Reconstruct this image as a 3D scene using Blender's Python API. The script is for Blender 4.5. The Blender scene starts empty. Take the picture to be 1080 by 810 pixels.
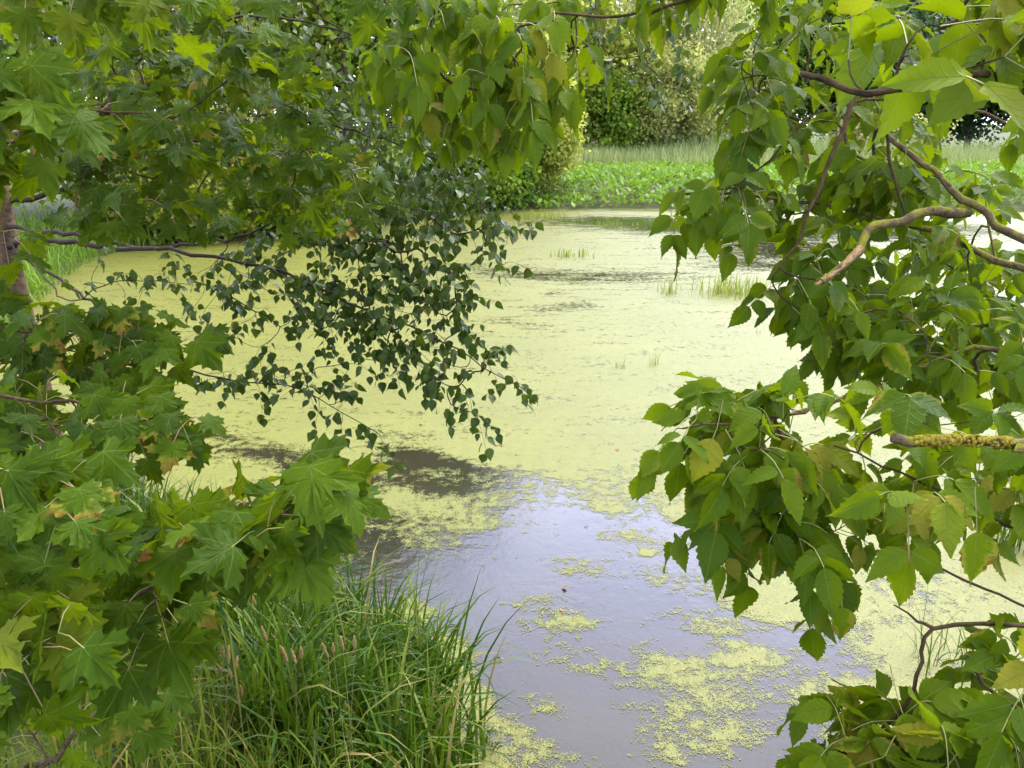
import bpy, math
import numpy as np

# ---------------------------------------------------------------- camera, sky, sun, exposure
PITCH = math.radians(18.6)
CAM_H = 3.2
FPX = 816.0                                   # focal length in pixels of the 1080 x 810 photograph
scene = bpy.context.scene
cd = bpy.data.cameras.new('camera')
cam = bpy.data.objects.new('camera', cd)
scene.collection.objects.link(cam)
cam.location = (0, 0, CAM_H)
cam.rotation_euler = (math.pi / 2 - PITCH, 0, 0)
cd.sensor_fit = 'HORIZONTAL'
cd.angle = 2 * math.atan(540 / FPX)
cd.clip_start = 0.05
cd.clip_end = 3000
scene.camera = cam

SUN_EL, SUN_AZ = 56, 55                       # elevation; azimuth to the right of the view direction (+Y)
world = bpy.data.worlds.new('World')
scene.world = world
world.use_nodes = True
wt = world.node_tree
for n in list(wt.nodes):
    wt.nodes.remove(n)
w_out = wt.nodes.new('ShaderNodeOutputWorld')
w_bg = wt.nodes.new('ShaderNodeBackground')
w_bg.inputs['Strength'].default_value = 0.12
sky = wt.nodes.new('ShaderNodeTexSky')
sky.sky_type = 'NISHITA'
sky.sun_disc = False
sky.sun_elevation = math.radians(SUN_EL)
sky.sun_rotation = math.radians(SUN_AZ)
w_tc = wt.nodes.new('ShaderNodeTexCoord')
w_no = wt.nodes.new('ShaderNodeTexNoise')     # broken cloud layer
w_no.inputs['Scale'].default_value = 2.6
w_no.inputs['Detail'].default_value = 5
w_map = wt.nodes.new('ShaderNodeMapping')
w_map.inputs['Scale'].default_value = (1, 1, 2.2)
w_map.inputs['Location'].default_value = (0.3, 0.1, 0.2)
w_rp = wt.nodes.new('ShaderNodeValToRGB')
w_rp.color_ramp.elements[0].position = 0.3
w_rp.color_ramp.elements[0].color = (0.52, 0.54, 0.78, 1)
w_rp.color_ramp.elements[1].position = 0.7
w_rp.color_ramp.elements[1].color = (0.88, 0.88, 1.0, 1)
w_sc = wt.nodes.new('ShaderNodeVectorMath')
w_sc.operation = 'SCALE'
w_sc.inputs['Scale'].default_value = 12.5
w_mx = wt.nodes.new('ShaderNodeMixRGB')
w_mx.inputs['Fac'].default_value = 0.86
wt.links.new(w_tc.outputs['Generated'], w_map.inputs['Vector'])
wt.links.new(w_map.outputs['Vector'], w_no.inputs['Vector'])
wt.links.new(w_no.outputs['Fac'], w_rp.inputs['Fac'])
wt.links.new(w_rp.outputs['Color'], w_sc.inputs[0])
wt.links.new(sky.outputs['Color'], w_mx.inputs['Color1'])
# the clouds are thinner, so brighter, low over the far bank
w_dir = wt.nodes.new('ShaderNodeVectorMath')
w_dir.operation = 'DOT_PRODUCT'
_e, _a = math.radians(42), math.radians(18)
w_dir.inputs[1].default_value = (math.cos(_e) * math.sin(_a), math.cos(_e) * math.cos(_a), math.sin(_e))
wt.links.new(w_tc.outputs['Generated'], w_dir.inputs[0])
w_mxm = wt.nodes.new('ShaderNodeMath')
w_mxm.operation = 'MAXIMUM'
w_mxm.inputs[1].default_value = 0.0
wt.links.new(w_dir.outputs['Value'], w_mxm.inputs[0])
w_pw = wt.nodes.new('ShaderNodeMath')
w_pw.operation = 'POWER'
w_pw.inputs[1].default_value = 6.0
wt.links.new(w_mxm.outputs[0], w_pw.inputs[0])
w_ma = wt.nodes.new('ShaderNodeMath')
w_ma.operation = 'MULTIPLY_ADD'
w_ma.inputs[1].default_value = 1.9
w_ma.inputs[2].default_value = 1.0
wt.links.new(w_pw.outputs[0], w_ma.inputs[0])
w_gl = wt.nodes.new('ShaderNodeVectorMath')
w_gl.operation = 'SCALE'
wt.links.new(w_sc.outputs['Vector'], w_gl.inputs[0])
wt.links.new(w_ma.outputs[0], w_gl.inputs['Scale'])
w_sep = wt.nodes.new('ShaderNodeSeparateXYZ')
wt.links.new(w_tc.outputs['Generated'], w_sep.inputs[0])
w_zr = wt.nodes.new('ShaderNodeValToRGB')     # whiter cloud overhead, bluish lilac lower down
w_zr.color_ramp.elements[0].position = 0.55
w_zr.color_ramp.elements[0].color = (0.87, 0.91, 1.04, 1)
w_zr.color_ramp.elements[1].position = 0.85
w_zr.color_ramp.elements[1].color = (1.0, 0.93, 0.68, 1)
wt.links.new(w_sep.outputs[2], w_zr.inputs['Fac'])
w_mu = wt.nodes.new('ShaderNodeVectorMath')
w_mu.operation = 'MULTIPLY'
wt.links.new(w_gl.outputs['Vector'], w_mu.inputs[0])
wt.links.new(w_zr.outputs['Color'], w_mu.inputs[1])
wt.links.new(w_mu.outputs['Vector'], w_mx.inputs['Color2'])
wt.links.new(w_mx.outputs['Color'], w_bg.inputs['Color'])
wt.links.new(w_bg.outputs['Background'], w_out.inputs['Surface'])

sd = bpy.data.lights.new('sun', 'SUN')
sd.energy = 1.5
sd.angle = math.radians(22)
sd.color = (1.0, 0.92, 0.74)
sun = bpy.data.objects.new('sun', sd)
scene.collection.objects.link(sun)
sun.rotation_euler = (math.radians(90 - SUN_EL), 0, math.radians(180 - SUN_AZ))

scene.view_settings.view_transform = 'Standard'
scene.view_settings.look = 'None'
scene.view_settings.gamma = 1
scene.view_settings.use_curve_mapping = False
scene.view_settings.exposure = 1.95
scene.cycles.max_bounces = 7
scene.cycles.diffuse_bounces = 4
scene.cycles.glossy_bounces = 3
scene.cycles.transmission_bounces = 4
scene.cycles.transparent_max_bounces = 8
scene.cycles.sample_clamp_indirect = 6

# ---------------------------------------------------------------- geometry helpers
CP, SP = math.cos(PITCH), math.sin(PITCH)
FWD, UPV, RGT = np.array([0, CP, -SP]), np.array([0, SP, CP]), np.array([1.0, 0, 0])
CAM = np.array([0, 0, CAM_H])
RNG = np.random.default_rng(11)


def P(px, py, d):
    """world point seen at photo pixel (px, py) at depth d metres"""
    return CAM + d * (FWD + (px - 540) / FPX * RGT + (405 - py) / FPX * UPV)


def G(px, py, h=0.0):
    """world point at height h seen at photo pixel (px, py)"""
    r = FWD + (px - 540) / FPX * RGT + (405 - py) / FPX * UPV
    return CAM + r * ((h - CAM_H) / r[2])


def norm(v):
    return v / np.maximum(np.linalg.norm(v, axis=-1, keepdims=True), 1e-9)


def vec(*a):
    return np.array(a, float)


class MB:
    """collects triangles and quads with uv and a random value, builds one mesh object"""

    def __init__(s):
        s.V, s.F, s.M, s.U, s.R, s.n = [], [], [], [], [], 0

    def add(s, V, F, mi=0, uv=None, r=None):
        V = np.asarray(V, float)
        F = np.asarray(F, int)
        k = len(V)
        s.V.append(V)
        s.F.append(F + s.n)
        s.M.append(np.full(len(F), mi, int))
        s.U.append(np.zeros((k, 2)) if uv is None else uv)
        s.R.append(np.zeros(k) if r is None else (np.full(k, r) if np.isscalar(r) else r))
        s.n += k

    def inst(s, V, F, uv, mats, locs, rnd, mi=0):
        """template V, F copied with (k,3,3) matrices and (k,3) positions"""
        k, n = len(mats), len(V)
        if k == 0:
            return
        W = np.einsum('kij,nj->kni', mats, V) + locs[:, None, :]
        FF = (F[None] + (np.arange(k) * n)[:, None, None]).reshape(-1, F.shape[1])
        s.add(W.reshape(-1, 3), FF, mi, np.tile(uv, (k, 1)), np.repeat(rnd, n))

    def build(s, name, mats, parent=None, smooth=True):
        me = bpy.data.meshes.new(name)
        V = np.concatenate(s.V)
        idx = np.concatenate([f.ravel() for f in s.F])
        tot = np.concatenate([np.full(len(f), f.shape[1]) for f in s.F])
        st = np.concatenate([[0], np.cumsum(tot)[:-1]])
        me.vertices.add(len(V))
        me.vertices.foreach_set('co', V.astype(np.float32).ravel())
        me.loops.add(len(idx))
        me.loops.foreach_set('vertex_index', idx.astype(np.int32))
        me.polygons.add(len(tot))
        me.polygons.foreach_set('loop_start', st.astype(np.int32))
        me.polygons.foreach_set('loop_total', tot.astype(np.int32))
        me.polygons.foreach_set('material_index', np.concatenate(s.M).astype(np.int32))
        me.polygons.foreach_set('use_smooth', np.full(len(tot), smooth))
        uvl = me.uv_layers.new(name='UVMap')
        uvl.data.foreach_set('uv', np.concatenate(s.U)[idx].astype(np.float32).ravel())
        at = me.attributes.new('rnd', 'FLOAT', 'POINT')
        at.data.foreach_set('value', np.concatenate(s.R).astype(np.float32))
        me.update(calc_edges=True)
        me.validate()
        for m in (mats if isinstance(mats, (list, tuple)) else [mats]):
            me.materials.append(m)
        o = bpy.data.objects.new(name, me)
        scene.collection.objects.link(o)
        if parent is not None:
            o.parent = parent
            o.matrix_parent_inverse = parent.matrix_world.inverted() if False else o.matrix_parent_inverse
            o.location = (-vec(*root_of(o).location)) if parent.parent is None else (0, 0, 0)
        return o


def root_of(o):
    while o.parent is not None:
        o = o.parent
    return o


def thing(name, loc, label, cat, group=None):
    o = bpy.data.objects.new(name, None)
    scene.collection.objects.link(o)
    o.location = tuple(float(x) for x in loc)
    o.empty_display_size = 0.2
    tag(o, label, cat, group)
    return o


def tag(o, label, cat=None, group=None, kind=None):
    if label:
        o['label'] = label
    if cat:
        o['category'] = cat
    if group:
        o['group'] = group
    if kind:
        o['kind'] = kind
    return o


def spline(pts, step):
    """Catmull-Rom through pts (n,k), resampled about every step (first three columns are xyz)"""
    p = np.asarray(pts, float)
    if len(p) == 2:
        q = np.array([p[0], p[0] + (p[1] - p[0]) / 2, p[1]])
        p = q
    e = np.vstack([2 * p[0] - p[1], p, 2 * p[-1] - p[-2]])
    out = []
    for i in range(len(p) - 1):
        a, b, c, d = e[i:i + 4]
        n = max(2, int(np.linalg.norm((c - b)[:3]) / step))
        t = (np.arange(n) / n)[:, None]
        out.append(0.5 * (2 * b + (c - a) * t + (2 * a - 5 * b + 4 * c - d) * t ** 2 + (3 * b - a - 3 * c + d) * t ** 3))
    out.append(p[-1:])
    return np.vstack(out)


def tube(mb, pts, rad, sides=6, mi=0, r=0.0, cap=True, lump=0.0):
    pts = np.asarray(pts, float)
    n = len(pts)
    rad = np.broadcast_to(np.asarray(rad, float), (n,)).copy()
    tg = norm(np.gradient(pts, axis=0))
    a = np.cross(tg[0], [0, 0, 1.0])
    if np.linalg.norm(a) < 1e-3:
        a = vec(1, 0, 0)
    A = np.zeros((n, 3))
    a = norm(a)
    for i in range(n):
        a = a - tg[i] * a.dot(tg[i])
        a = a / max(np.linalg.norm(a), 1e-9)
        A[i] = a
    B = np.cross(tg, A)
    th = np.arange(sides) * 2 * math.pi / sides
    rr = rad[:, None] * (1 + (lump * (RNG.random((n, sides)) - 0.5) if lump else 0))
    V = pts[:, None] + rr[..., None] * (np.cos(th)[None, :, None] * A[:, None] + np.sin(th)[None, :, None] * B[:, None])
    V = V.reshape(-1, 3)
    i, j = np.meshgrid(np.arange(n - 1), np.arange(sides), indexing='ij')
    jn = (j + 1) % sides
    F = np.stack([i * sides + j, i * sides + jn, (i + 1) * sides + jn, (i + 1) * sides + j], -1).reshape(-1, 4)
    ln = np.concatenate([[0], np.cumsum(np.linalg.norm(np.diff(pts, axis=0), axis=1))])
    uv = np.stack([np.tile(th / 6.283, n), np.repeat(ln, sides)], 1)
    mb.add(V, F, mi, uv, r)
    if cap:
        for row, c in ((0, pts[0]), (n - 1, pts[-1])):
            ring = V[row * sides:(row + 1) * sides]
            W = np.vstack([ring, c + (tg[row] * rad[row] * (0.3 if row else -0.3))])
            k = np.arange(sides)
            T = np.stack([k, (k + 1) % sides, np.full(sides, sides)], 1)
            mb.add(W, T if row else T[:, ::-1], mi, np.tile([[0, ln[row]]], (sides + 1, 1)), r)


def in_poly(x, y, poly):
    poly = np.asarray(poly, float)
    ins = np.zeros(x.shape, bool)
    for i in range(len(poly)):
        x1, y1 = poly[i]
        x2, y2 = poly[(i + 1) % len(poly)]
        c = ((y1 > y) != (y2 > y)) & (x < (x2 - x1) * (y - y1) / (y2 - y1 + 1e-12) + x1)
        ins ^= c
    return ins


def sd_poly(x, y, poly):
    """signed distance to polygon, negative inside"""
    poly = np.asarray(poly, float)
    d = np.full(x.shape, 1e9)
    for i in range(len(poly)):
        a, b = poly[i], poly[(i + 1) % len(poly)]
        e = b - a
        t = np.clip(((x - a[0]) * e[0] + (y - a[1]) * e[1]) / (e @ e + 1e-12), 0, 1)
        d = np.minimum(d, np.hypot(x - a[0] - t * e[0], y - a[1] - t * e[1]))
    return np.where(in_poly(x, y, poly), -d, d)


def sstep(a, b, x):
    t = np.clip((x - a) / (b - a), 0, 1)
    return t * t * (3 - 2 * t)


def vnoise(x, y, s, seed=0):
    """smooth value noise 0..1"""
    r = np.random.default_rng(seed).random((64, 64))
    x, y = np.asarray(x) * s, np.asarray(y) * s
    xi, yi = np.floor(x).astype(int), np.floor(y).astype(int)
    fx, fy = x - xi, y - yi
    fx, fy = fx * fx * (3 - 2 * fx), fy * fy * (3 - 2 * fy)
    g = lambda a, b: r[a % 64, b % 64]
    return (g(xi, yi) * (1 - fx) + g(xi + 1, yi) * fx) * (1 - fy) + (g(xi, yi + 1) * (1 - fx) + g(xi + 1, yi + 1) * fx) * fy


# ---------------------------------------------------------------- materials
class NT:
    def __init__(s, name):
        s.m = bpy.data.materials.new(name)
        s.m.use_nodes = True
        s.t = s.m.node_tree
        for n in list(s.t.nodes):
            s.t.nodes.remove(n)
        s.out = s.n('ShaderNodeOutputMaterial')

    def n(s, typ, **kw):
        nd = s.t.nodes.new(typ)
        for k, v in kw.items():
            setattr(nd, k, v)
        return nd

    def l(s, a, b):
        s.t.links.new(a, b)

    def put(s, sock, v):
        if hasattr(v, 'is_output'):
            s.l(v, sock)
        else:
            sock.default_value = v

    def math(s, op, a, b=None, c=None, clamp=False):
        nd = s.n('ShaderNodeMath', operation=op, use_clamp=clamp)
        s.put(nd.inputs[0], a)
        if b is not None:
            s.put(nd.inputs[1], b)
        if c is not None:
            s.put(nd.inputs[2], c)
        return nd.outputs[0]

    def mix(s, f, a, b, blend='MIX'):
        nd = s.n('ShaderNodeMixRGB', blend_type=blend)
        s.put(nd.inputs[0], f)
        for i, v in ((1, a), (2, b)):
            s.put(nd.inputs[i], v if hasattr(v, 'is_output') else (*v, 1))
        return nd.outputs[0]

    def ramp(s, f, stops):
        nd = s.n('ShaderNodeValToRGB')
        e = nd.color_ramp.elements
        while len(e) < len(stops):
            e.new(0.5)
        for el, (p, c) in zip(e, stops):
            el.position = p
            el.color = (*c, 1) if not np.isscalar(c) else (c, c, c, 1)
        s.put(nd.inputs[0], f)
        return nd.outputs[0]

    def noise(s, scale, detail=3, vec_=None, rough=0.55):
        nd = s.n('ShaderNodeTexNoise')
        nd.inputs['Scale'].default_value = scale
        nd.inputs['Detail'].default_value = detail
        nd.inputs['Roughness'].default_value = rough
        if vec_ is not None:
            s.l(vec_, nd.inputs['Vector'])
        return nd.outputs['Fac']

    def attr(s, name):
        return s.n('ShaderNodeAttribute', attribute_name=name).outputs['Fac']

    def pos(s):
        return s.n('ShaderNodeNewGeometry').outputs['Position']

    def bump(s, h, strength, dist):
        nd = s.n('ShaderNodeBump')
        nd.inputs['Strength'].default_value = strength
        nd.inputs['Distance'].default_value = dist
        s.l(h, nd.inputs['Height'])
        return nd.outputs['Normal']

    def bsdf(s, col, rough=0.5, normal=None, spec=0.5, coat=0.0):
        b = s.n('ShaderNodeBsdfPrincipled')
        s.put(b.inputs['Base Color'], col if hasattr(col, 'is_output') else (*col, 1))
        s.put(b.inputs['Roughness'], rough)
        b.inputs['Specular IOR Level'].default_value = spec
        if coat:
            b.inputs['Coat Weight'].default_value = coat
            b.inputs['Coat Roughness'].default_value = 0.2
        if normal is not None:
            s.l(normal, b.inputs['Normal'])
        return b.outputs[0]

    def done(s, sh):
        s.l(sh, s.out.inputs['Surface'])
        return s.m


def leaf_material(name, cols, vein, trans=0.35, rough=0.42, spec=0.5, sick=0.12, tcol=(0.24, 0.33, 0.002), under=1.25):
    """cols: colour stops over the per-leaf random value; vein: 'palmate' or 'pinnate'"""
    t = NT(name)
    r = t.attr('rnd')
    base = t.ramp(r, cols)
    uvn = t.n('ShaderNodeUVMap').outputs[0]
    sx = t.n('ShaderNodeSeparateXYZ')
    t.l(uvn, sx.inputs[0])
    x, y = sx.outputs[0], sx.outputs[1]
    ax = t.math('ABSOLUTE', x)
    rad = t.math('SQRT', t.math('ADD', t.math('MULTIPLY', x, x), t.math('MULTIPLY', y, y)))
    if vein == 'palmate':
        th = t.math('ARCTAN2', ax, y)
        ds = [ax]
        for a in (0.86, 1.72):
            dlt = t.math('SUBTRACT', th, a)
            dd = t.math('MULTIPLY', rad, t.math('ABSOLUTE', t.math('SINE', dlt)))
            ds.append(dd)
        dmin = t.math('MINIMUM', t.math('MINIMUM', ds[0], ds[1]), ds[2])
        sec = t.math('FRACT', t.math('MULTIPLY', t.math('SUBTRACT', rad, t.math('MULTIPLY', dmin, 1.3)), 7.0))
        rim = t.math('SUBTRACT', rad, 0.45)
        w0, w1 = 0.006, 0.02
    else:
        dmin = ax
        sec = t.math('FRACT', t.math('MULTIPLY', t.math('ADD', t.math('SUBTRACT', y, t.math('MULTIPLY', ax, 0.75)), t.math('MULTIPLY', t.noise(45, 2, t.pos()), 0.16)), 7.0))
        rim = t.math('SUBTRACT', t.math('ADD', t.math('MULTIPLY', ax, 1.6), t.math('MULTIPLY', y, 0.4)), 0.35)
        w0, w1 = 0.006, 0.022
    main = t.n('ShaderNodeMapRange', interpolation_type='SMOOTHSTEP')
    t.l(dmin, main.inputs[0])
    for i, v in ((1, w0), (2, w1), (3, 1.0), (4, 0.0)):
        main.inputs[i].default_value = v
    mainv = main.outputs[0]
    secv = t.math('POWER', t.math('ABSOLUTE', t.math('SUBTRACT', t.math('MULTIPLY', sec, 2.0), 1.0)), 9.0)
    pos = t.pos()
    nz = t.noise(22, 4, pos)
    fine = t.noise(160, 2, pos)
    c = t.mix(t.math('MULTIPLY', nz, 0.55), base, (0.016, 0.036, 0.001))
    c = t.mix(t.math('MULTIPLY', secv, 0.16), c, (0.09, 0.15, 0.02))
    c = t.mix(t.math('MULTIPLY', mainv, 0.38), c, (0.13, 0.19, 0.035))
    # yellowing and scorched edges on some leaves
    sickm = t.n('ShaderNodeMapRange')
    t.l(t.math('FRACT', t.math('MULTIPLY', r, 7.31)), sickm.inputs[0])
    for i, v in ((1, 1 - sick), (2, 1.0), (3, 0.0), (4, 1.0)):
        sickm.inputs[i].default_value = v
    spot = t.noise(38, 4, pos, 0.65)
    edge = t.math('ADD', t.math('MULTIPLY', rim, 0.9), t.math('SUBTRACT', spot, 0.52))
    e1 = t.math('MULTIPLY', t.math('MULTIPLY', edge, 6.0, clamp=True), sickm.outputs[0], clamp=True)
    e2 = t.math('MULTIPLY', t.math('MULTIPLY', t.math('SUBTRACT', edge, 0.14), 9.0, clamp=True), sickm.outputs[0], clamp=True)
    c = t.mix(e1, c, (0.26, 0.26, 0.03))
    c = t.mix(e2, c, (0.17, 0.055, 0.02))
    # a few small brown specks on every leaf
    vor = t.n('ShaderNodeTexVoronoi')
    vor.inputs['Scale'].default_value = 55
    t.l(pos, vor.inputs['Vector'])
    speck = t.math('LESS_THAN', vor.outputs['Distance'], t.math('MULTIPLY', t.math('SUBTRACT', nz, 0.52), 0.8))
    c = t.mix(t.math('MULTIPLY', speck, 0.6), c, (0.14, 0.09, 0.02))
    geo = t.n('ShaderNodeNewGeometry')
    c2 = t.mix(geo.outputs['Backfacing'], c, t.mix(0.3, c, (0.12, 0.16, 0.025)))
    hgt = t.math('ADD', t.math('ADD', t.math('MULTIPLY', secv, 0.6), t.math('MULTIPLY', mainv, -1.0)), t.math('MULTIPLY', fine, 0.25))
    nb = t.bump(hgt, 0.42, 0.004)
    rg = t.math('ADD', rough - 0.14, t.math('MULTIPLY', nz, 0.32))
    b = t.bsdf(c2, rg, nb, spec)
    tr = t.n('ShaderNodeBsdfTranslucent')
    t.l(t.mix(0.6, c, tcol), tr.inputs['Color'])
    mx = t.n('ShaderNodeMixShader')
    mx.inputs[0].default_value = trans
    t.l(b, mx.inputs[1])
    t.l(tr.outputs[0], mx.inputs[2])
    return t.done(mx.outputs[0])


def plain_leaf(name, cols, trans=0.3, rough=0.5, tcol=(0.14, 0.2, 0.02), spec=0.4, big=0.0):
    t = NT(name)
    r = t.attr('rnd')
    c = t.ramp(r, cols)
    if big:
        c = t.mix(t.math('MULTIPLY', t.noise(big, 3, t.pos()), 0.5), c, tuple(0.55 * v for v in cols[0][1]))
    b = t.bsdf(c, rough, None, spec)
    tr = t.n('ShaderNodeBsdfTranslucent')
    t.l(t.mix(0.5, c, tcol), tr.inputs['Color'])
    mx = t.n('ShaderNodeMixShader')
    mx.inputs[0].default_value = trans
    t.l(b, mx.inputs[1])
    t.l(tr.outputs[0], mx.inputs[2])
    return t.done(mx.outputs[0])


def bark_material(name, dark, light, moss=None, moss_at=0.55, scale=1.0):
    t = NT(name)
    pos = t.pos()
    uvn = t.n('ShaderNodeUVMap').outputs[0]
    mp = t.n('ShaderNodeMapping')
    mp.inputs['Scale'].default_value = (6, 40 * scale, 1)
    t.l(uvn, mp.inputs['Vector'])
    n0 = t.noise(1.0, 4, mp.outputs[0], 0.6)
    n1 = t.noise(90 * scale, 5, pos, 0.7)
    n2 = t.noise(30 * scale, 4, pos, 0.6)
    f = t.math('ADD', t.math('MULTIPLY', n0, 0.3), t.math('ADD', t.math('MULTIPLY', n1, 0.35), t.math('MULTIPLY', n2, 0.35)))
    c = t.ramp(f, [(0.38, dark), (0.52, tuple(0.5 * (a + b) for a, b in zip(dark, light))), (0.64, light)])
    if moss:
        sz = t.n('ShaderNodeSeparateXYZ')
        t.l(t.n('ShaderNodeNewGeometry').outputs['Normal'], sz.inputs[0])
        up = t.math('MULTIPLY', sz.outputs[2], 0.09)
        m = t.math('MULTIPLY', t.math('SUBTRACT', t.math('ADD', up, t.math('ADD', t.math('MULTIPLY', n2, 0.7), t.math('MULTIPLY', t.noise(140, 3, pos), 0.3))), moss_at), 10.0, clamp=True)
        mc = t.mix(t.noise(240, 2, pos), moss, tuple(v * 0.4 for v in moss))
        c = t.mix(m, c, mc)
    return t.done(t.bsdf(c, 0.85, t.bump(f, 1.0, 0.012), 0.15))


M = {}
M['maple_leaf'] = leaf_material('maple_leaf', [(0, (0.016, 0.042, 0.0008)), (0.5, (0.036, 0.082, 0.001)), (0.9, (0.078, 0.140, 0.002)), (1, (0.13, 0.165, 0.006))], 'palmate', 0.42, 0.48, 0.10, 0.09)
M['elder_leaf'] = leaf_material('box_elder_leaf', [(0, (0.026, 0.070, 0.0008)), (0.5, (0.072, 0.134, 0.001)), (0.97, (0.135, 0.21, 0.003)), (1, (0.26, 0.25, 0.02))], 'pinnate', 0.44, 0.46, 0.11, 0.14)
M['birch_leaf'] = leaf_material('birch_leaf', [(0, (0.014, 0.036, 0.003)), (0.6, (0.027, 0.058, 0.004)), (1, (0.06, 0.10, 0.006))], 'pinnate', 0.26, 0.34, 0.25, 0.04, (0.09, 0.15, 0.012))
M['petiole'] = NT('petiole').done(NT('tmp').bsdf((0.2, 0.2, 0.05))) if False else None
t = NT('petiole'); M['petiole'] = t.done(t.bsdf(t.ramp(t.attr('rnd'), [(0, (0.16, 0.20, 0.05)), (1, (0.20, 0.10, 0.05))]), 0.5))
M['twig'] = bark_material('twig_bark', (0.022, 0.015, 0.007), (0.10, 0.068, 0.03))
M['birch_twig'] = bark_material('birch_twig_bark', (0.02, 0.014, 0.01), (0.055, 0.04, 0.03))
M['maple_bark'] = bark_material('maple_bark', (0.03, 0.02, 0.012), (0.15, 0.10, 0.052))
M['elder_bark'] = bark_material('mossy_bark', (0.028, 0.02, 0.011), (0.17, 0.125, 0.065), (0.20, 0.20, 0.015), 0.51)
M['peeled'] = bark_material('peeled_wood', (0.04, 0.027, 0.013), (0.27, 0.18, 0.085), (0.14, 0.14, 0.02), 0.54)
M['pale_wood'] = bark_material('pale_bare_wood', (0.13, 0.075, 0.03), (0.40, 0.27, 0.13))
M['lichen'] = bark_material('yellow_lichen', (0.11, 0.085, 0.006), (0.27, 0.23, 0.018))
M['far_bark'] = bark_material('grey_bark', (0.08, 0.065, 0.05), (0.3, 0.26, 0.22), None, 0.5, 0.15)

# ---------------------------------------------------------------- leaf templates


def maple_template(rng):
    half = [(0.0, -0.02), (0.13, -0.10), (0.22, -0.09), (0.34, -0.15), (0.33, -0.05), (0.48, -0.03), (0.44, 0.07), (0.41, 0.13), (0.50, 0.165),
            (0.60, 0.155), (0.62, 0.25), (0.80, 0.35), (0.63, 0.37), (0.62, 0.485), (0.50, 0.47), (0.36, 0.44), (0.27, 0.45), (0.27, 0.56),
            (0.35, 0.70), (0.22, 0.71), (0.165, 0.79), (0.17, 0.885), (0.075, 0.90), (0.0, 1.10)]
    h = np.array(half)
    h[1:-1] *= 1 + rng.normal(0, 0.03, (len(h) - 2, 1))
    L = h[1:-1][::-1] * [-1, 1]
    L = L * (1 + rng.normal(0, 0.03, (len(L), 1)))
    o = np.vstack([h, L])
    c = np.array([0, 0.2])
    n = len(o)
    rings = [c + (o - c) * k for k in (1.0, 0.66, 0.33)]
    XY = np.vstack(rings + [c[None]])
    k = np.arange(n)
    F = []
    for a in (0, 1):
        p, q = a * n + k, a * n + (k + 1) % n
        F.append(np.stack([p, q, q + n], 1))
        F.append(np.stack([p, q + n, p + n], 1))
    F.append(np.stack([2 * n + k, 2 * n + (k + 1) % n, np.full(n, 3 * n)], 1))
    F = np.vstack(F)
    x, y = XY[:, 0], XY[:, 1]
    r = np.hypot(x, y)
    th = np.abs(np.arctan2(x, y))
    dist = np.minimum.reduce([np.abs(x), r * np.abs(np.sin(th - 0.86)), r * np.abs(np.sin(th - 1.72))])
    z = 0.17 * dist - rng.uniform(0.05, 0.28) * (r ** 2) * 0.6 + rng.uniform(-0.25, 0.1) * np.abs(x) * 0.8
    z += 0.06 * np.sin(x * 9 + rng.uniform(0, 6)) * r + 0.05 * np.sin(y * 8 + rng.uniform(0, 6)) * r + rng.normal(0, 0.03, len(r)) * (r > 0.4)
    return np.stack([x, y, z], 1), F, XY.copy()


def ovate_template(rng, kind):
    if kind == 'elder':
        prof = [(0, 0.02), (0.04, 0.12), (0.12, 0.20), (0.20, 0.26), (0.25, 0.26), (0.32, 0.30), (0.355, 0.265), (0.45, 0.29), (0.485, 0.24), (0.57, 0.25),
                (0.605, 0.19), (0.69, 0.185), (0.725, 0.13), (0.81, 0.095), (0.90, 0.04), (1.0, 0.0)]
    else:
        prof = [(0, 0.02), (0.02, 0.12), (0.08, 0.25), (0.18, 0.35), (0.30, 0.395), (0.40, 0.38), (0.52, 0.32), (0.66, 0.225), (0.78, 0.13), (0.9, 0.045), (1.0, 0.0)]
    p = np.array(prof)
    n = len(p)
    f = rng.uniform(0.85, 1.15)
    cols = np.array([-1, -0.5, 0, 0.5, 1])
    asym = rng.normal(0, 0.05)
    X = p[:, 1:2] * f * cols[None] * (1 + asym * np.sign(cols))[None]
    Y = np.repeat(p[:, :1], 5, 1) + np.abs(cols)[None] * 0.02
    fold = rng.uniform(0.05, 0.5)
    curl = rng.uniform(0.1, 0.6)
    Z = np.abs(X) * fold - curl * (Y ** 2) * 0.45 + 0.035 * np.sin((Y - 0.75 * np.abs(X)) * 8 * 6.283) * np.abs(cols)[None] * 0.5
    Z += rng.normal(0, 0.06) * X + 0.04 * np.sin(Y * 5 + rng.uniform(0, 6)) * cols[None]
    X = X + rng.normal(0, 0.06) * Y ** 2
    i, j = np.meshgrid(np.arange(n - 1), np.arange(4), indexing='ij')
    F = np.stack([i * 5 + j, i * 5 + j + 1, (i + 1) * 5 + j + 1, (i + 1) * 5 + j], -1).reshape(-1, 4)
    V = np.stack([X, Y, Z], -1).reshape(-1, 3)
    return V, F, V[:, :2].copy()


TR = np.random.default_rng(5)
T_MAPLE = [maple_template(TR) for _ in range(10)]
T_ELDER = [ovate_template(TR, 'elder') for _ in range(12)]
T_BIRCH = [ovate_template(TR, 'birch') for _ in range(8)]


def frames(t, n):
    """matrices with local +Y along t and +Z near n"""
    t = norm(t)
    n = norm(n - t * np.sum(n * t, -1, keepdims=True))
    x = np.cross(t, n)
    return np.stack([x, t, n], -1)


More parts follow.
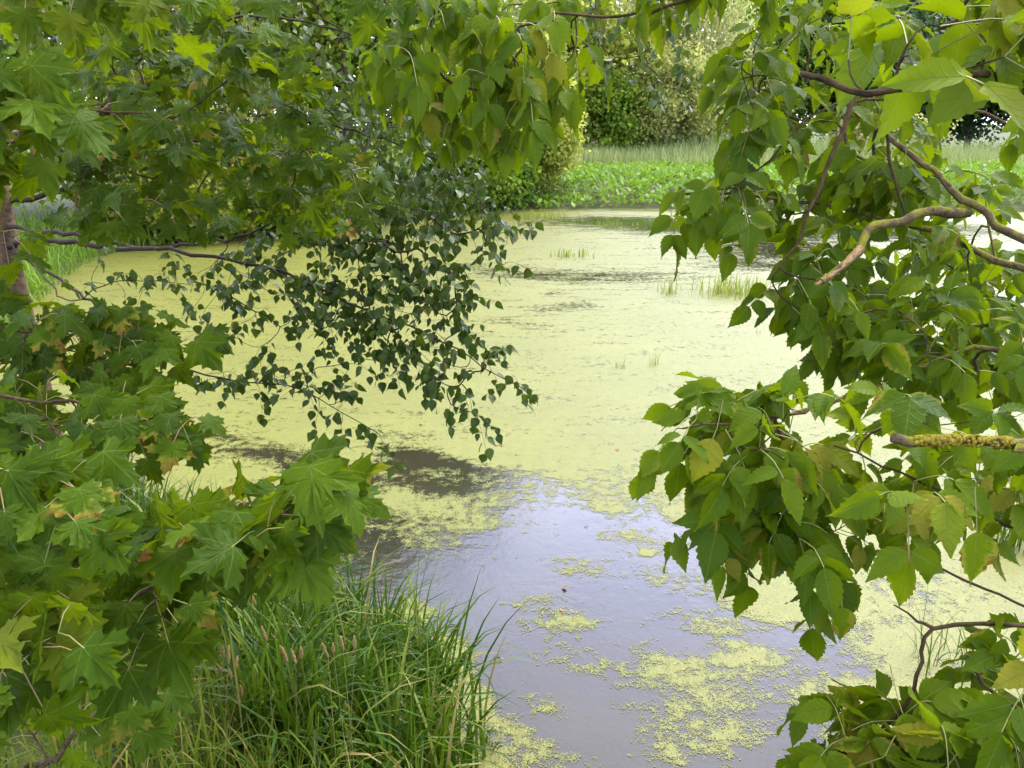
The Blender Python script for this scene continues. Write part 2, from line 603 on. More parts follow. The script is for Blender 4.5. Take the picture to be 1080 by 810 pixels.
# ---------------------------------------------------------------- branch skeletons
class Limb:
    """one limb of a tree: a main path, twigs grown to every target by a nearest-node walk, and the leaf sprays at the twig ends"""

    def __init__(s, path, r0, r1, rng, step=0.05, wob=0.004):
        p = spline(path, step)
        p[1:-1] += rng.normal(0, wob, (len(p) - 2, 3))
        s.main = p
        s.r0, s.r1 = r0, r1
        s.rng = rng
        s.nodes = [q for q in p]
        s.par = [i - 1 for i in range(len(p))]
        s.count = np.zeros(0)
        s.twigs = []          # lists of node indices
        s.ends = []           # (node index, direction, target info)
        s.main_n = len(p)

    def grow(s, targets, lift=0.12, infos=None, skip=0.35):
        T = np.asarray(targets, float)
        n = len(T)
        if n == 0:
            return
        N = np.array(s.nodes)
        first = int(len(s.main) * skip)
        D = np.linalg.norm(T[:, None] - N[None, first:], axis=2)
        best = D.argmin(1) + first
        bd = D.min(1)
        left = np.ones(n, bool)
        for _ in range(n):
            k = np.where(left)[0][bd[left].argmin()]
            left[k] = False
            a = np.array(s.nodes[best[k]])
            b = T[k]
            L = np.linalg.norm(b - a)
            pi = s.par[best[k]]
            d0 = norm(a - np.array(s.nodes[pi])) if pi >= 0 else norm(b - a)
            c = a + d0 * L * 0.3 + (b - a) * 0.25 + vec(0, 0, lift * L) + s.rng.normal(0, 0.05 * L, 3)
            m = max(3, min(9, int(L / 0.05)))
            tt = (np.arange(1, m + 1) / m)[:, None]
            q = (1 - tt) ** 2 * a + 2 * tt * (1 - tt) * c + tt ** 2 * b
            q[:-1] += s.rng.normal(0, 0.02 * L / m, (m - 1, 3))
            ids = [best[k]]
            for v in q:
                s.nodes.append(v)
                s.par.append(ids[-1])
                ids.append(len(s.nodes) - 1)
            s.twigs.append(ids)
            s.ends.append((ids[-1], norm(q[-1] - q[-2]), None if infos is None else infos[k]))
            dn = np.linalg.norm(T[:, None] - q[None], axis=2)
            # leave a little penalty so twigs prefer the limb
            better = dn.min(1) < bd * 0.97
            best = np.where(better, len(s.nodes) - m + dn.argmin(1), best)
            bd = np.where(better, dn.min(1), bd)

    def build(s, name, mat, parent, rmin=0.0011, power=0.46, sides=5, main_sides=8, mb=None, lump=0.25):
        cnt = np.zeros(len(s.nodes))
        for e in s.ends:
            i = e[0]
            while i >= 0:
                cnt[i] += 1
                i = s.par[i]
        rad = rmin * np.maximum(cnt, 1) ** power
        mb = mb or MB()
        k = len(s.main)
        rm = s.r0 + (s.r1 - s.r0) * (np.arange(k) / (k - 1)) ** 0.8
        tube(mb, s.main, rm, main_sides, 0, 0, True, lump)
        P_ = np.array(s.nodes)
        for ids in s.twigs:
            r = rad[ids].copy()
            r[0] = min(r[1] * 1.25, rm[ids[0]] * 0.8 if ids[0] < k else r[0])
            tube(mb, P_[ids], r, sides, 0, 0, False)
        return mb.build(name, mat, parent)


def poly_points(poly, n, rng, gap):
    """up to n scattered pixel points inside a pixel polygon"""
    poly = np.asarray(poly, float)
    lo, hi = poly.min(0), poly.max(0)
    out = []
    for _ in range(n * 40):
        if len(out) >= n:
            break
        q = lo + rng.random(2) * (hi - lo)
        if in_poly(q[:1], q[1:], poly)[0] and all((q[0] - o[0]) ** 2 + (q[1] - o[1]) ** 2 > gap * gap for o in out):
            out.append(q)
    return np.array(out)


def targets_in(poly, n, d0, d1, rng, gap=14):
    q = poly_points(poly, n, rng, gap)
    d = rng.uniform(d0, d1, len(q))
    return np.array([P(a[0], a[1], b) for a, b in zip(q, d)])


def maple_leaves(mb, limb, rng, size=0.088, per=(4, 7), toward=0.55, droop=0.55, bright=0.5):
    """pairs of long-stalked palmate leaves round each twig end"""
    for (ni, d, info) in limb.ends:
        base = np.array(limb.nodes[ni])
        k = rng.integers(per[0], per[1] + 1)
        az = rng.uniform(0, 6.28)
        side = norm(np.cross(d, vec(0, 0, 1)) + 1e-3)
        up = np.cross(side, d)
        for i in range(k):
            a = az + i * 2.4
            pd = norm(0.75 * d + 0.9 * (math.cos(a) * side + math.sin(a) * up) + vec(0, 0, 0.15) + rng.normal(0, 0.15, 3))
            st = base - d * 0.03 * (i // 2)
            L = rng.uniform(0.04, 0.085)
            e = st + pd * L + vec(0, 0, -0.012)
            tdir = norm(vec(pd[0], pd[1], 0) * 0.8 + vec(0, 0, -droop) + rng.normal(0, 0.28, 3) + vec(0, -0.12, 0))
            nrm = norm(vec(0, -toward, 0.8) + rng.normal(0, 0.33, 3) + 0.25 * vec(pd[0], pd[1], 0))
            s_ = size * rng.uniform(0.6, 1.12)
            V, F, uv = T_MAPLE[rng.integers(len(T_MAPLE))]
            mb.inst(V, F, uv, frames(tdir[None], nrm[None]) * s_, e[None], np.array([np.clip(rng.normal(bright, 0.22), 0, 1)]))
            tube(mb, np.array([st, (st + e) / 2 + vec(0, 0, 0.006), e + tdir * 0.004]), 0.0011, 3, 1, rng.random(), False)


def elder_leaves(mb, limb, rng, size=0.085, per=(2, 4), toward=0.5, droop=1.0, bright=0.5, pairs=(1, 2)):
    """compound leaves: stalk with one terminal and one or two pairs of drooping side leaflets"""
    for (ni, d, info) in limb.ends:
        base = np.array(limb.nodes[ni])
        k = rng.integers(per[0], per[1] + 1)
        az = rng.uniform(0, 6.28)
        side = norm(np.cross(d, vec(0, 0, 1)) + 1e-3)
        up = np.cross(side, d)
        for i in range(k):
            a = az + i * 3.14 + (i // 2) * 1.5
            pd = norm(0.8 * d + 0.9 * (math.cos(a) * side + math.sin(a) * up) + rng.normal(0, 0.15, 3))
            st = base - d * 0.045 * (i // 2)
            s_ = size * rng.uniform(0.75, 1.12)
            np_ = rng.integers(pairs[0], pairs[1] + 1)
            L = s_ * (0.65 + 0.4 * np_)
            q = np.array([st, st + pd * L * 0.5 + vec(0, 0, -0.08 * L), st + pd * L * 0.85 + vec(0, 0, -0.42 * L * droop)])
            q = spline(q, L / 6)
            tube(mb, q, 0.0011, 3, 1, rng.random() * 0.4, False)
            ax = norm(q[-1] - q[-3])
            h = norm(np.cross(ax, vec(0, 0, 1)) + 1e-3)
            nface = norm(vec(0, -toward, 0.75) + rng.normal(0, 0.34, 3))
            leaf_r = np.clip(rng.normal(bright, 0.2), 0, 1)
            lf = [(q[-1], norm(ax * 0.6 + vec(0, 0, -0.6 * droop) + rng.normal(0, 0.15, 3)), 1.1)]
            for m in range(np_):
                o = q[int((len(q) - 1) * (0.88 - 0.36 * m))]
                for sg in (-1, 1):
                    lf.append((o + h * sg * 0.004, norm(ax * 0.35 + h * sg * 0.85 + vec(0, 0, -0.65 * droop) + rng.normal(0, 0.3, 3)), rng.uniform(0.78, 1.0)))
            for (o, td, f) in lf:
                V, F, uv = T_ELDER[rng.integers(len(T_ELDER))]
                nn = norm(nface + rng.normal(0, 0.3, 3) + 0.3 * vec(td[0], td[1], 0))
                mb.inst(V, F, uv, frames(td[None], nn[None]) * (s_ * f), o[None], np.array([np.clip(leaf_r + rng.normal(0, 0.1), 0, 1)]))


def birch_leaves(mb, limb, rng, size=0.045, per=(4, 7), bright=0.5, hang=0.4):
    """a thin drooping twig with alternate hanging leaves at each end"""
    for (ni, d, info) in limb.ends:
        base = np.array(limb.nodes[ni])
        k = rng.integers(per[0], per[1] + 1)
        L = rng.uniform(0.05, 0.12)
        dh = norm(d * 0.8 + vec(0, 0, -hang) + rng.normal(0, 0.3, 3))
        tt = np.linspace(0, 1, 6)[:, None]
        q = base + dh * L * tt + vec(0, 0, -0.25 * L) * tt ** 2
        tube(mb, q, np.linspace(0.0009, 0.0005, 6), 3, 1, 1.0, False)
        for i in range(k):
            f = (i + 0.6) / k
            o = base + dh * L * f + vec(0, 0, -0.25 * L) * f * f
            sg = 1 if i % 2 else -1
            sd_ = norm(np.cross(dh, vec(0, 0, 1)) + 1e-3) * sg
            pd = norm(sd_ * 0.8 + dh * 0.4 + rng.normal(0, 0.4, 3))
            e = o + pd * rng.uniform(0.008, 0.018)
            td = norm(pd * 0.7 + vec(0, 0, -0.9) + rng.normal(0, 0.35, 3))
            nn = norm(vec(0, -0.35, 0.6) + rng.normal(0, 0.55, 3) + pd * 0.3)
            V, F, uv = T_BIRCH[rng.integers(len(T_BIRCH))]
            mb.inst(V, F, uv, frames(td[None], nn[None]) * size * rng.uniform(0.6, 1.15), e[None], np.array([np.clip(rng.normal(bright, 0.25), 0, 1)]))


# ---------------------------------------------------------------- the pond bed, banks and water
SHORE_PX = [(520, 850), (474, 795), (436, 748), (382, 708), (300, 668), (215, 625), (120, 575), (30, 528), (-90, 490), (-260, 470), (-330, 420),
            (-120, 392), (-30, 372), (20, 335), (55, 296), (100, 270), (200, 252), (320, 242), (440, 231), (530, 222), (620, 221), (800, 221.5),
            (950, 222), (1100, 224), (1300, 232), (1480, 300), (1400, 450), (1200, 520), (1150, 565), (1130, 640), (1100, 720), (1060, 850), (900, 900), (700, 900)]
SHORE = np.array([G(a, b)[:2] for a, b in SHORE_PX])
BANK_TOP = CAM_H - 1.6


def ground_h(x, y):
    x, y = np.asarray(x, float), np.asarray(y, float)
    d = sd_poly(x, y, SHORE) + (vnoise(x, y, 0.9, 3) - 0.5) * 0.35
    far = sstep(7, 16, np.hypot(x, y))
    top = BANK_TOP * (1 - far) + (0.32 + 0.5 * vnoise(x, y, 0.03, 4)) * far
    wid = 2.7 * (1 - far) + 3.5 * far
    up = top * sstep(0, 1, d / wid) ** 0.8
    dn = -0.6 * sstep(0, 1, -d / 1.5)
    return np.where(d > 0, 0.015 + up, dn) + np.where(d > 0.05, (vnoise(x, y, 2.3, 5) - 0.5) * 0.06, 0)


def graded(lo, hi, mid0, mid1, fine, grow):
    c = list(np.arange(mid0, mid1, fine))
    s_, v = fine, mid1
    while v < hi:
        c.append(v)
        s_ *= grow
        v += s_
    c.append(hi)
    s_, v, l = fine, mid0, []
    while v > lo:
        s_ *= grow
        v -= s_
        l.append(max(v, lo))
    return np.array(l[::-1] + c)


def sheet(name, xs, ys, hf, mat, keep=None):
    X, Y = np.meshgrid(xs, ys)
    Z = hf(X, Y)
    V = np.stack([X, Y, Z], -1).reshape(-1, 3)
    ny, nx = X.shape
    i, j = np.meshgrid(np.arange(ny - 1), np.arange(nx - 1), indexing='ij')
    F = np.stack([i * nx + j, i * nx + j + 1, (i + 1) * nx + j + 1, (i + 1) * nx + j], -1).reshape(-1, 4)
    if keep is not None:
        kp = keep(X, Y).ravel()
        F = F[kp[F].any(1)]
        used = np.unique(F)
        re = np.zeros(len(V), int)
        re[used] = np.arange(len(used))
        V, F = V[used], re[F]
    mb = MB()
    mb.add(V, F, 0, V[:, :2])
    return mb.build(name, mat), V


t = NT('bank_soil')
pos = t.pos()
n1 = t.noise(3, 6, pos)
n2 = t.noise(40, 4, pos)
c = t.ramp(n1, [(0.3, (0.055, 0.045, 0.025)), (0.5, (0.06, 0.075, 0.02)), (0.7, (0.085, 0.11, 0.03))])
c = t.mix(t.math('MULTIPLY', n2, 0.6), c, (0.03, 0.03, 0.014))
M['soil'] = t.done(t.bsdf(c, 0.9, t.bump(n2, 0.8, 0.03), 0.2))
ground, _ = sheet('ground', graded(-900, 900, -8, 5, 0.13, 1.13), graded(-200, 1200, -2, 9, 0.13, 1.1), ground_h, M['soil'])
tag(ground, 'green and brown earth of the banks and the meadow round the pond', None, None, 'structure')

# water: dark, slightly murky, with small wind ripples and rain rings
t = NT('pond_water')
pos = t.pos()
mp = t.n('ShaderNodeMapping')
mp.inputs['Scale'].default_value = (1, 1.0, 1)
t.l(pos, mp.inputs['Vector'])
rip = t.noise(26, 3, mp.outputs[0])
rip2 = t.noise(7, 2, mp.outputs[0])
vor = t.n('ShaderNodeTexVoronoi')
vor.inputs['Scale'].default_value = 3.4
t.l(pos, vor.inputs['Vector'])
dist = vor.outputs['Distance']
# rain rings of a few centimetres at scattered cell centres
sepc = t.n('ShaderNodeSeparateColor')
t.l(vor.outputs['Color'], sepc.inputs[0])
rr = t.math('MULTIPLY', t.math('ADD', t.math('MULTIPLY', sepc.outputs[0], 0.16), 0.03), 1.0)
ring = t.math('SUBTRACT', 1.0, t.math('MULTIPLY', t.math('ABSOLUTE', t.math('SUBTRACT', dist, rr)), 34.0), clamp=True)
ring2 = t.math('SUBTRACT', 1.0, t.math('MULTIPLY', t.math('ABSOLUTE', t.math('SUBTRACT', dist, t.math('MULTIPLY', rr, 0.5))), 34.0), clamp=True)
on = t.math('GREATER_THAN', sepc.outputs[1], 0.45)
rings = t.math('MULTIPLY', t.math('ADD', ring, t.math('MULTIPLY', ring2, 0.7)), on)
hgt = t.math('ADD', t.math('ADD', t.math('MULTIPLY', rip, 0.35), t.math('MULTIPLY', rip2, 0.9)), t.math('MULTIPLY', rings, 1.6))
murk = t.ramp(t.noise(0.8, 3, pos), [(0.35, (0.014, 0.013, 0.009)), (0.7, (0.024, 0.022, 0.013))])
b = t.n('ShaderNodeBsdfPrincipled')
t.l(murk, b.inputs['Base Color'])
b.inputs['Roughness'].default_value = 0.04
b.inputs['IOR'].default_value = 1.34
t.l(t.bump(hgt, 0.16, 0.02), b.inputs['Normal'])
M['water'] = t.done(b.outputs[0])
lo, hi = SHORE.min(0) - 1, SHORE.max(0) + 1
inside = lambda X, Y: sd_poly(X, Y, SHORE) < 0.5
water, _ = sheet('water', np.linspace(lo[0], hi[0], 120), np.linspace(lo[1], hi[1], 90), lambda X, Y: X * 0, M['water'], inside)
tag(water, 'still dark pond water with rain rings reflecting the pale sky', None, None, 'structure')

# duckweed: a thin floating layer 4 mm above the water; how dense it floats is a property of each place on the pond
OPEN_PX = [(335, 640), (352, 560), (345, 535), (372, 505), (408, 480), (425, 474), (447, 476), (462, 490), (495, 500), (520, 512), (560, 516), (610, 515), (650, 517),
           (690, 533), (735, 548), (752, 590), (775, 625), (812, 640), (850, 655), (905, 690), (925, 715), (900, 760), (850, 800), (830, 860), (520, 900), (495, 800), (505, 750), (480, 700), (430, 650)]
BLOBS = [  # photo position, radii in photo pixels, tilt, change of cover
    (458, 546, 64, 34, 0, 1.0), (415, 520, 22, 10, 0, 0.8), (505, 545, 30, 16, 0, 0.5), (372, 545, 20, 18, 0, 0.7), (380, 585, 26, 6, 0.3, 0.25),
    (612, 600, 34, 10, 0, 0.62), (602, 657, 34, 9, 0, 0.98), (555, 635, 42, 16, 0.1, 0.55), (560, 660, 22, 10, 0, 0.35), (682, 583, 14, 4, 0, 0.9),
    (640, 535, 34, 14, 0.4, 0.75), (668, 566, 44, 12, 0.3, 0.5), (700, 575, 50, 10, 0.1, 0.42), (720, 545, 30, 10, 0.3, 0.6), (690, 610, 46, 12, 0, 0.5),
    (735, 618, 50, 18, 0.2, 0.5), (735, 655, 50, 14, 0.3, 0.72), (800, 640, 40, 18, 0, 0.85), (645, 700, 56, 12, 0.3, 0.5), (600, 700, 34, 10, 0.2, 0.72),
    (690, 695, 40, 10, 0.4, 0.6), (725, 700, 64, 24, 0.3, 0.46), (740, 755, 62, 44, 0.5, 0.62), (700, 790, 50, 26, 0.3, 0.5), (640, 740, 70, 12, 0.2, 0.45),
    (790, 770, 36, 40, 0.2, 0.4), (830, 700, 60, 22, 0, 0.6), (880, 735, 60, 26, 0, 0.9), (780, 690, 36, 16, 0, 0.62),
    (545, 770, 40, 14, 0.5, 0.85), (520, 800, 30, 20, 0.2, 0.95), (575, 745, 40, 10, 0.3, 0.62), (580, 800, 50, 14, 0.1, 0.5), (478, 690, 22, 22, 0.6, 1.0), (500, 740, 18, 26, 0, 1.0), (440, 640, 18, 12, 0.5, 0.9),
    (850, 630, 40, 22, 0, 0.4), (505, 610, 60, 40, 0, -0.2), (620, 760, 26, 30, 0, -0.3), (655, 640, 40, 30, 0, -0.15),
    # thin streaks where the cover is torn
    (275, 478, 70, 9, 0.1, -0.62), (330, 500, 46, 10, 0.15, -0.75), (470, 488, 50, 7, 0.2, -0.55), (540, 500, 60, 7, 0.15, -0.35), (240, 462, 50, 5, 0.1, -0.4),
    (640, 233, 90, 5, 0, -0.75), (720, 240, 100, 7, 0, -0.72), (810, 262, 80, 14, 0, -0.75), (870, 240, 120, 6, 0, -0.7), (800, 280, 60, 6, 0, -0.5), (660, 292, 90, 9, 0, -0.42), (560, 290, 70, 6, 0.05, -0.4),
    (950, 245, 120, 10, 0, -0.6), (595, 325, 40, 5, 0, -0.45), (540, 340, 50, 5, 0.1, -0.35), (580, 310, 12, 3, 0, -0.5), (500, 280, 60, 6, 0, -0.25), (900, 700, 70, 26, 0, -0.22), (960, 640, 80, 30, 0, -0.1),
]


def to_px(X, Y, Z):
    w = np.stack([X, Y, Z - CAM_H], -1)
    d = np.maximum(w @ FWD, 0.05)
    return 540 + FPX * (w @ RGT) / d, 405 - FPX * (w @ UPV) / d


def duck_cover(X, Y):
    px, py = to_px(X, Y, X * 0)
    dd = sd_poly(px, py, OPEN_PX)
    c = np.clip(0.30 + dd / 34.0 * 0.5, -0.10, 0.66)
    for (cx, cy, rx, ry, rot, a) in BLOBS:
        u = (px - cx) * math.cos(rot) + (py - cy) * math.sin(rot)
        v = -(px - cx) * math.sin(rot) + (py - cy) * math.cos(rot)
        q = (u / rx) ** 2 + (v / ry) ** 2
        c = c + (a * 0.95 if a < 0 else a * 0.66) * np.exp(-q * 1.1)
    c = np.minimum(c, 0.70)
    return np.where(py > 900, 0.4, c)


t = NT('duckweed')
pos = t.pos()
cov = t.attr('rnd')
mpd = t.n('ShaderNodeMapping')
mpd.inputs['Scale'].default_value = (0.45, 1.15, 1)
t.l(pos, mpd.inputs['Vector'])
na = t.noise(2.6, 4, mpd.outputs[0], 0.6)
nb = t.noise(10, 5, pos, 0.72)
vf = t.n('ShaderNodeTexVoronoi')
vf.inputs['Scale'].default_value = 230
t.l(pos, vf.inputs['Vector'])
sc_ = t.n('ShaderNodeSeparateColor')
t.l(vf.outputs['Color'], sc_.inputs[0])
mixn = t.math('ADD', t.math('ADD', t.math('MULTIPLY', t.math('SUBTRACT', na, 0.5), 1.25), t.math('MULTIPLY', t.math('SUBTRACT', nb, 0.5), 1.8)), t.math('MULTIPLY', sc_.outputs[0], 0.42))
val = t.math('SUBTRACT', t.math('ADD', cov, mixn), 0.53)
mask = t.math('GREATER_THAN', val, 0.0)
tone = t.ramp(t.math('ADD', t.math('MULTIPLY', t.noise(0.5, 4, pos), 0.4), t.math('MULTIPLY', t.noise(9, 5, pos, 0.7), 0.6)), [(0.36, 0.0), (0.64, 1.0)])
c = t.mix(tone, (0.070, 0.085, 0.007), (0.128, 0.138, 0.018))
c = t.mix(t.math('MULTIPLY', sc_.outputs[1], 0.55), c, (0.19, 0.196, 0.036))
c = t.mix(t.math('MULTIPLY', t.math('GREATER_THAN', sc_.outputs[2], 0.86), 0.7), c, (0.05, 0.045, 0.015))
gr = t.noise(60, 3, pos)
hh = t.math('ADD', t.math('MULTIPLY', sc_.outputs[0], 0.5), gr)
b = t.bsdf(c, 0.48, t.bump(hh, 0.7, 0.01), 0.33)
tp = t.n('ShaderNodeBsdfTransparent')
mx = t.n('ShaderNodeMixShader')
t.l(mask, mx.inputs[0])
t.l(tp.outputs[0], mx.inputs[1])
t.l(b, mx.inputs[2])
M['duckweed'] = t.done(mx.outputs[0])
xs = graded(lo[0], hi[0], -3.5, 4.5, 0.045, 1.05)
ys = graded(lo[1], hi[1], 2.6, 8.5, 0.045, 1.04)
duck, dv = sheet('duckweed', xs, ys, lambda X, Y: X * 0 + 0.004, M['duckweed'], lambda X, Y: sd_poly(X, Y, SHORE) < 0.12)
duck.data.attributes['rnd'].data.foreach_set('value', duck_cover(dv[:, 0], dv[:, 1]).astype(np.float32))
tag(duck, 'pale yellow green duckweed floating in a broken sheet over the pond', None, None, 'stuff')

# ---------------------------------------------------------------- blades: sedge, grass, reeds, marsh plants


def blades(mb, base, height, width, lean, rng, az=None, seg=5, mi=0, rnd=None, fold=0.0):
    """curved tapering leaf blades; base (k,3), arrays height, width, lean"""
    k = len(base)
    az = rng.uniform(0, 6.283, k) if az is None else az
    dirn = np.stack([np.cos(az), np.sin(az), np.zeros(k)], 1)
    face = az + math.pi / 2 + rng.normal(0, 0.5, k)
    sd_ = np.stack([np.cos(face), np.sin(face), np.zeros(k)], 1)
    tt = np.linspace(0, 1, seg + 1)
    ang = lean[:, None] * (0.25 * tt + 1.1 * tt ** 2)[None]            # bending angle from vertical along the blade
    st = height[:, None] / seg
    dx = np.concatenate([np.zeros((k, 1)), np.cumsum(np.sin(ang[:, 1:]) * st, 1)], 1)
    dz = np.concatenate([np.zeros((k, 1)), np.cumsum(np.cos(ang[:, 1:]) * st, 1)], 1)
    mid = base[:, None] + dirn[:, None] * dx[..., None] + np.array([0, 0, 1.0]) * dz[..., None]
    w = width[:, None] * (np.array([0.7, 1.0, 0.95, 0.8, 0.5, 0.04]) if seg == 5 else np.interp(tt, [0, 0.3, 0.7, 1], [0.7, 1, 0.75, 0.05]))[None] / 2
    L_ = mid - sd_[:, None] * w[..., None]
    R_ = mid + sd_[:, None] * w[..., None]
    V = np.stack([L_, R_], 2).reshape(k, -1, 3)
    i = np.arange(seg)
    F = np.stack([2 * i, 2 * i + 1, 2 * i + 3, 2 * i + 2], 1)
    n = 2 * (seg + 1)
    FF = (F[None] + (np.arange(k) * n)[:, None, None]).reshape(-1, 4)
    rnd = rng.random(k) if rnd is None else rnd
    uv = np.tile(np.stack([np.tile([0, 1], seg + 1), np.repeat(tt, 2)], 1), (k, 1))
    mb.add(V.reshape(-1, 3), FF, mi, uv, np.repeat(rnd, n))


def scatter(lo, hi, n, rng, test):
    q = lo + rng.random((n, 2)) * (np.array(hi) - np.array(lo))
    return q[test(q[:, 0], q[:, 1])]


M['sedge'] = plain_leaf('sedge_blade', [(0, (0.011, 0.036, 0.002)), (0.5, (0.028, 0.072, 0.003)), (0.9, (0.085, 0.145, 0.008)), (1, (0.22, 0.17, 0.06))], 0.30, 0.45, (0.11, 0.20, 0.004), 0.16)
M['grass'] = plain_leaf('bank_grass', [(0, (0.045, 0.095, 0.008)), (0.5, (0.085, 0.145, 0.010)), (0.82, (0.15, 0.18, 0.02)), (1, (0.26, 0.19, 0.07))], 0.35, 0.55, (0.17, 0.23, 0.015), 0.15)
rg = np.random.default_rng(21)


def tufts(pts, per, spread, rng):
    k = np.repeat(np.arange(len(pts)), per)
    return pts[k] + rng.normal(0, spread, (len(k), 2)), k


# sedge along the waterline of the near left bank
q = scatter((-4.2, 2.5), (0.4, 6.6), 2600, rg, lambda x, y: (lambda d: (d > -0.14) & (d < 0.95 + 0.3 * (vnoise(x, y, 1.3, 15) - 0.3)))(sd_poly(x, y, SHORE)) & (x < -0.24 + 0.2 * (y - 3.4)))
q = q[:400]
b2, k = tufts(q, 20, 0.06, rg)
b3 = np.column_stack([b2, np.maximum(ground_h(b2[:, 0], b2[:, 1]), -0.12)])
n = len(b3)
mb = MB()
th = rg.normal(0, 1, len(q))[k]
blades(mb, b3, rg.uniform(0.3, 0.85, n) * (1 + 0.14 * th), rg.uniform(0.010, 0.024, n), np.abs(rg.normal(0.85, 0.5, n)), rg, rg.uniform(0, 6.283, n), 5)
o = mb.build('sedge_grass', M['sedge'])
tag(o, 'tall dark green sedge leaning over the water on the near bank', None, None, 'stuff')

# shorter, yellower grass on the bank in front of it and round the pond
mb = MB()
q = scatter((-4.5, 0.9), (5.5, 8.0), 12000, rg, lambda x, y: (lambda d: (d > np.where(x < 0.6, 0.85, 0.3)))(sd_poly(x, y, SHORE)))
b2, k = tufts(q[:2600], 12, 0.07, rg)
b3 = np.column_stack([b2, ground_h(b2[:, 0], b2[:, 1])])
n = len(b3)
blades(mb, b3, rg.uniform(0.14, 0.5, n), rg.uniform(0.004, 0.011, n), np.abs(rg.normal(0.7, 0.4, n)), rg, None, 4)
o = mb.build('bank_grass', M['grass'])
tag(o, 'yellowish grass covering the near bank below the maple', None, None, 'stuff')


M['marsh'] = plain_leaf('marsh_leaf', [(0, (0.065, 0.145, 0.012)), (0.5, (0.115, 0.22, 0.018)), (1, (0.17, 0.27, 0.03))], 0.38, 0.5, (0.17, 0.29, 0.015), 0.2)
M['reed'] = plain_leaf('reed_blade', [(0, (0.13, 0.21, 0.065)), (0.45, (0.22, 0.28, 0.09)), (0.8, (0.30, 0.32, 0.10)), (1, (0.42, 0.33, 0.16))], 0.4, 0.5, (0.15, 0.2, 0.05))
# broad-leaved marsh plants in front of the far bank
mb = MB()
q = scatter((-6, 30.2), (40, 47), 26000, rg, lambda x, y: (sd_poly(x, y, SHORE) > -0.4) & (y - 30.5 < 1 + 15 * sstep(-1, 4, x)))
z = np.maximum(ground_h(q[:, 0], q[:, 1]), -0.05)
n = len(q)
hh = rg.uniform(0.15, 0.4, n) * (0.6 + 0.9 * vnoise(q[:, 0], q[:, 1], 0.5, 17))
V = np.array([(0, 0, 0), (0.32, 0.35, 0.07), (0, 0.5, 0), (-0.32, 0.35, 0.07), (0, 1.0, -0.08)])
F = np.array([(0, 1, 2, 3), (3, 2, 1, 4)])
F = np.array([(0, 1, 2), (0, 2, 3), (2, 1, 4), (3, 2, 4)])
az = rg.uniform(0, 6.283, n)
td = np.stack([np.cos(az) * 0.7, np.sin(az) * 0.7, rg.uniform(0.2, 1.3, n)], 1)
nn = np.stack([-np.cos(az) * 0.6, -np.sin(az) * 0.6, np.full(n, 0.8)], 1) + rg.normal(0, 0.2, (n, 3))
sz = rg.uniform(0.2, 0.34, n)
mb.inst(V, F, V[:, :2], frames(td, nn) * sz[:, None, None], np.column_stack([q, z + hh]), np.clip(0.5 * vnoise(q[:, 0], q[:, 1], 0.25, 8) + 0.5 * rg.random(n), 0, 1))
o = mb.build('marsh_plants', M['marsh'])
tag(o, 'bright green broad leaved marsh plants along the far edge of the pond', None, None, 'stuff')
# reeds and tall grass behind them
mb = MB()
q = scatter((-10, 42), (75, 64), 42000, rg, lambda x, y: y > 46 - 3 * sstep(6, 0, x) + 3 * (vnoise(x, y, 0.15, 9) - 0.5))
n = len(q)
fr = sstep(43, 52, q[:, 1])
b3 = np.column_stack([q, ground_h(q[:, 0], q[:, 1])])
hv = (0.55 + 1.0 * fr) * rg.uniform(0.7, 1.15, n) * (0.55 + 0.9 * vnoise(q[:, 0], q[:, 1], 0.25, 12))
rv = np.clip(0.75 * (1 - fr) * vnoise(q[:, 0], q[:, 1], 0.35, 7) + 0.6 * rg.random(n), 0, 1)
blades(mb, b3, hv, rg.uniform(0.025, 0.05, n), np.abs(rg.normal(0.4, 0.25, n)), rg, None, 3, 0, rv)
o = mb.build('far_reeds', M['reed'])
tag(o, 'pale grey green reeds and meadow grass behind the marsh plants', None, None, 'stuff')
# rank grass on the left shore
mb = MB()
q = scatter((-26, 6), (-0.5, 33), 60000, rg, lambda x, y: (lambda d: (d > -0.2) & (d < 2.6) & (y > 8.5))(sd_poly(x, y, SHORE)))[:14000]
n = len(q)
b3 = np.column_stack([q, np.maximum(ground_h(q[:, 0], q[:, 1]), -0.05)])
blades(mb, b3, rg.uniform(0.25, 0.9, n), rg.uniform(0.012, 0.035, n), np.abs(rg.normal(0.7, 0.4, n)), rg, None, 3)
o = mb.build('shore_grass', M['marsh'])
tag(o, 'lush green grass fringing the left shore of the pond', None, None, 'stuff')

# ---------------------------------------------------------------- far trees and shrubs
FAR_V = np.array([(0, 0, 0), (0.42, 0.45, 0.08), (0, 0.5, -0.02), (-0.42, 0.45, 0.08), (0, 1.0, -0.1)])
FAR_F = np.array([(0, 1, 2), (0, 2, 3), (2, 1, 4), (3, 2, 4)])


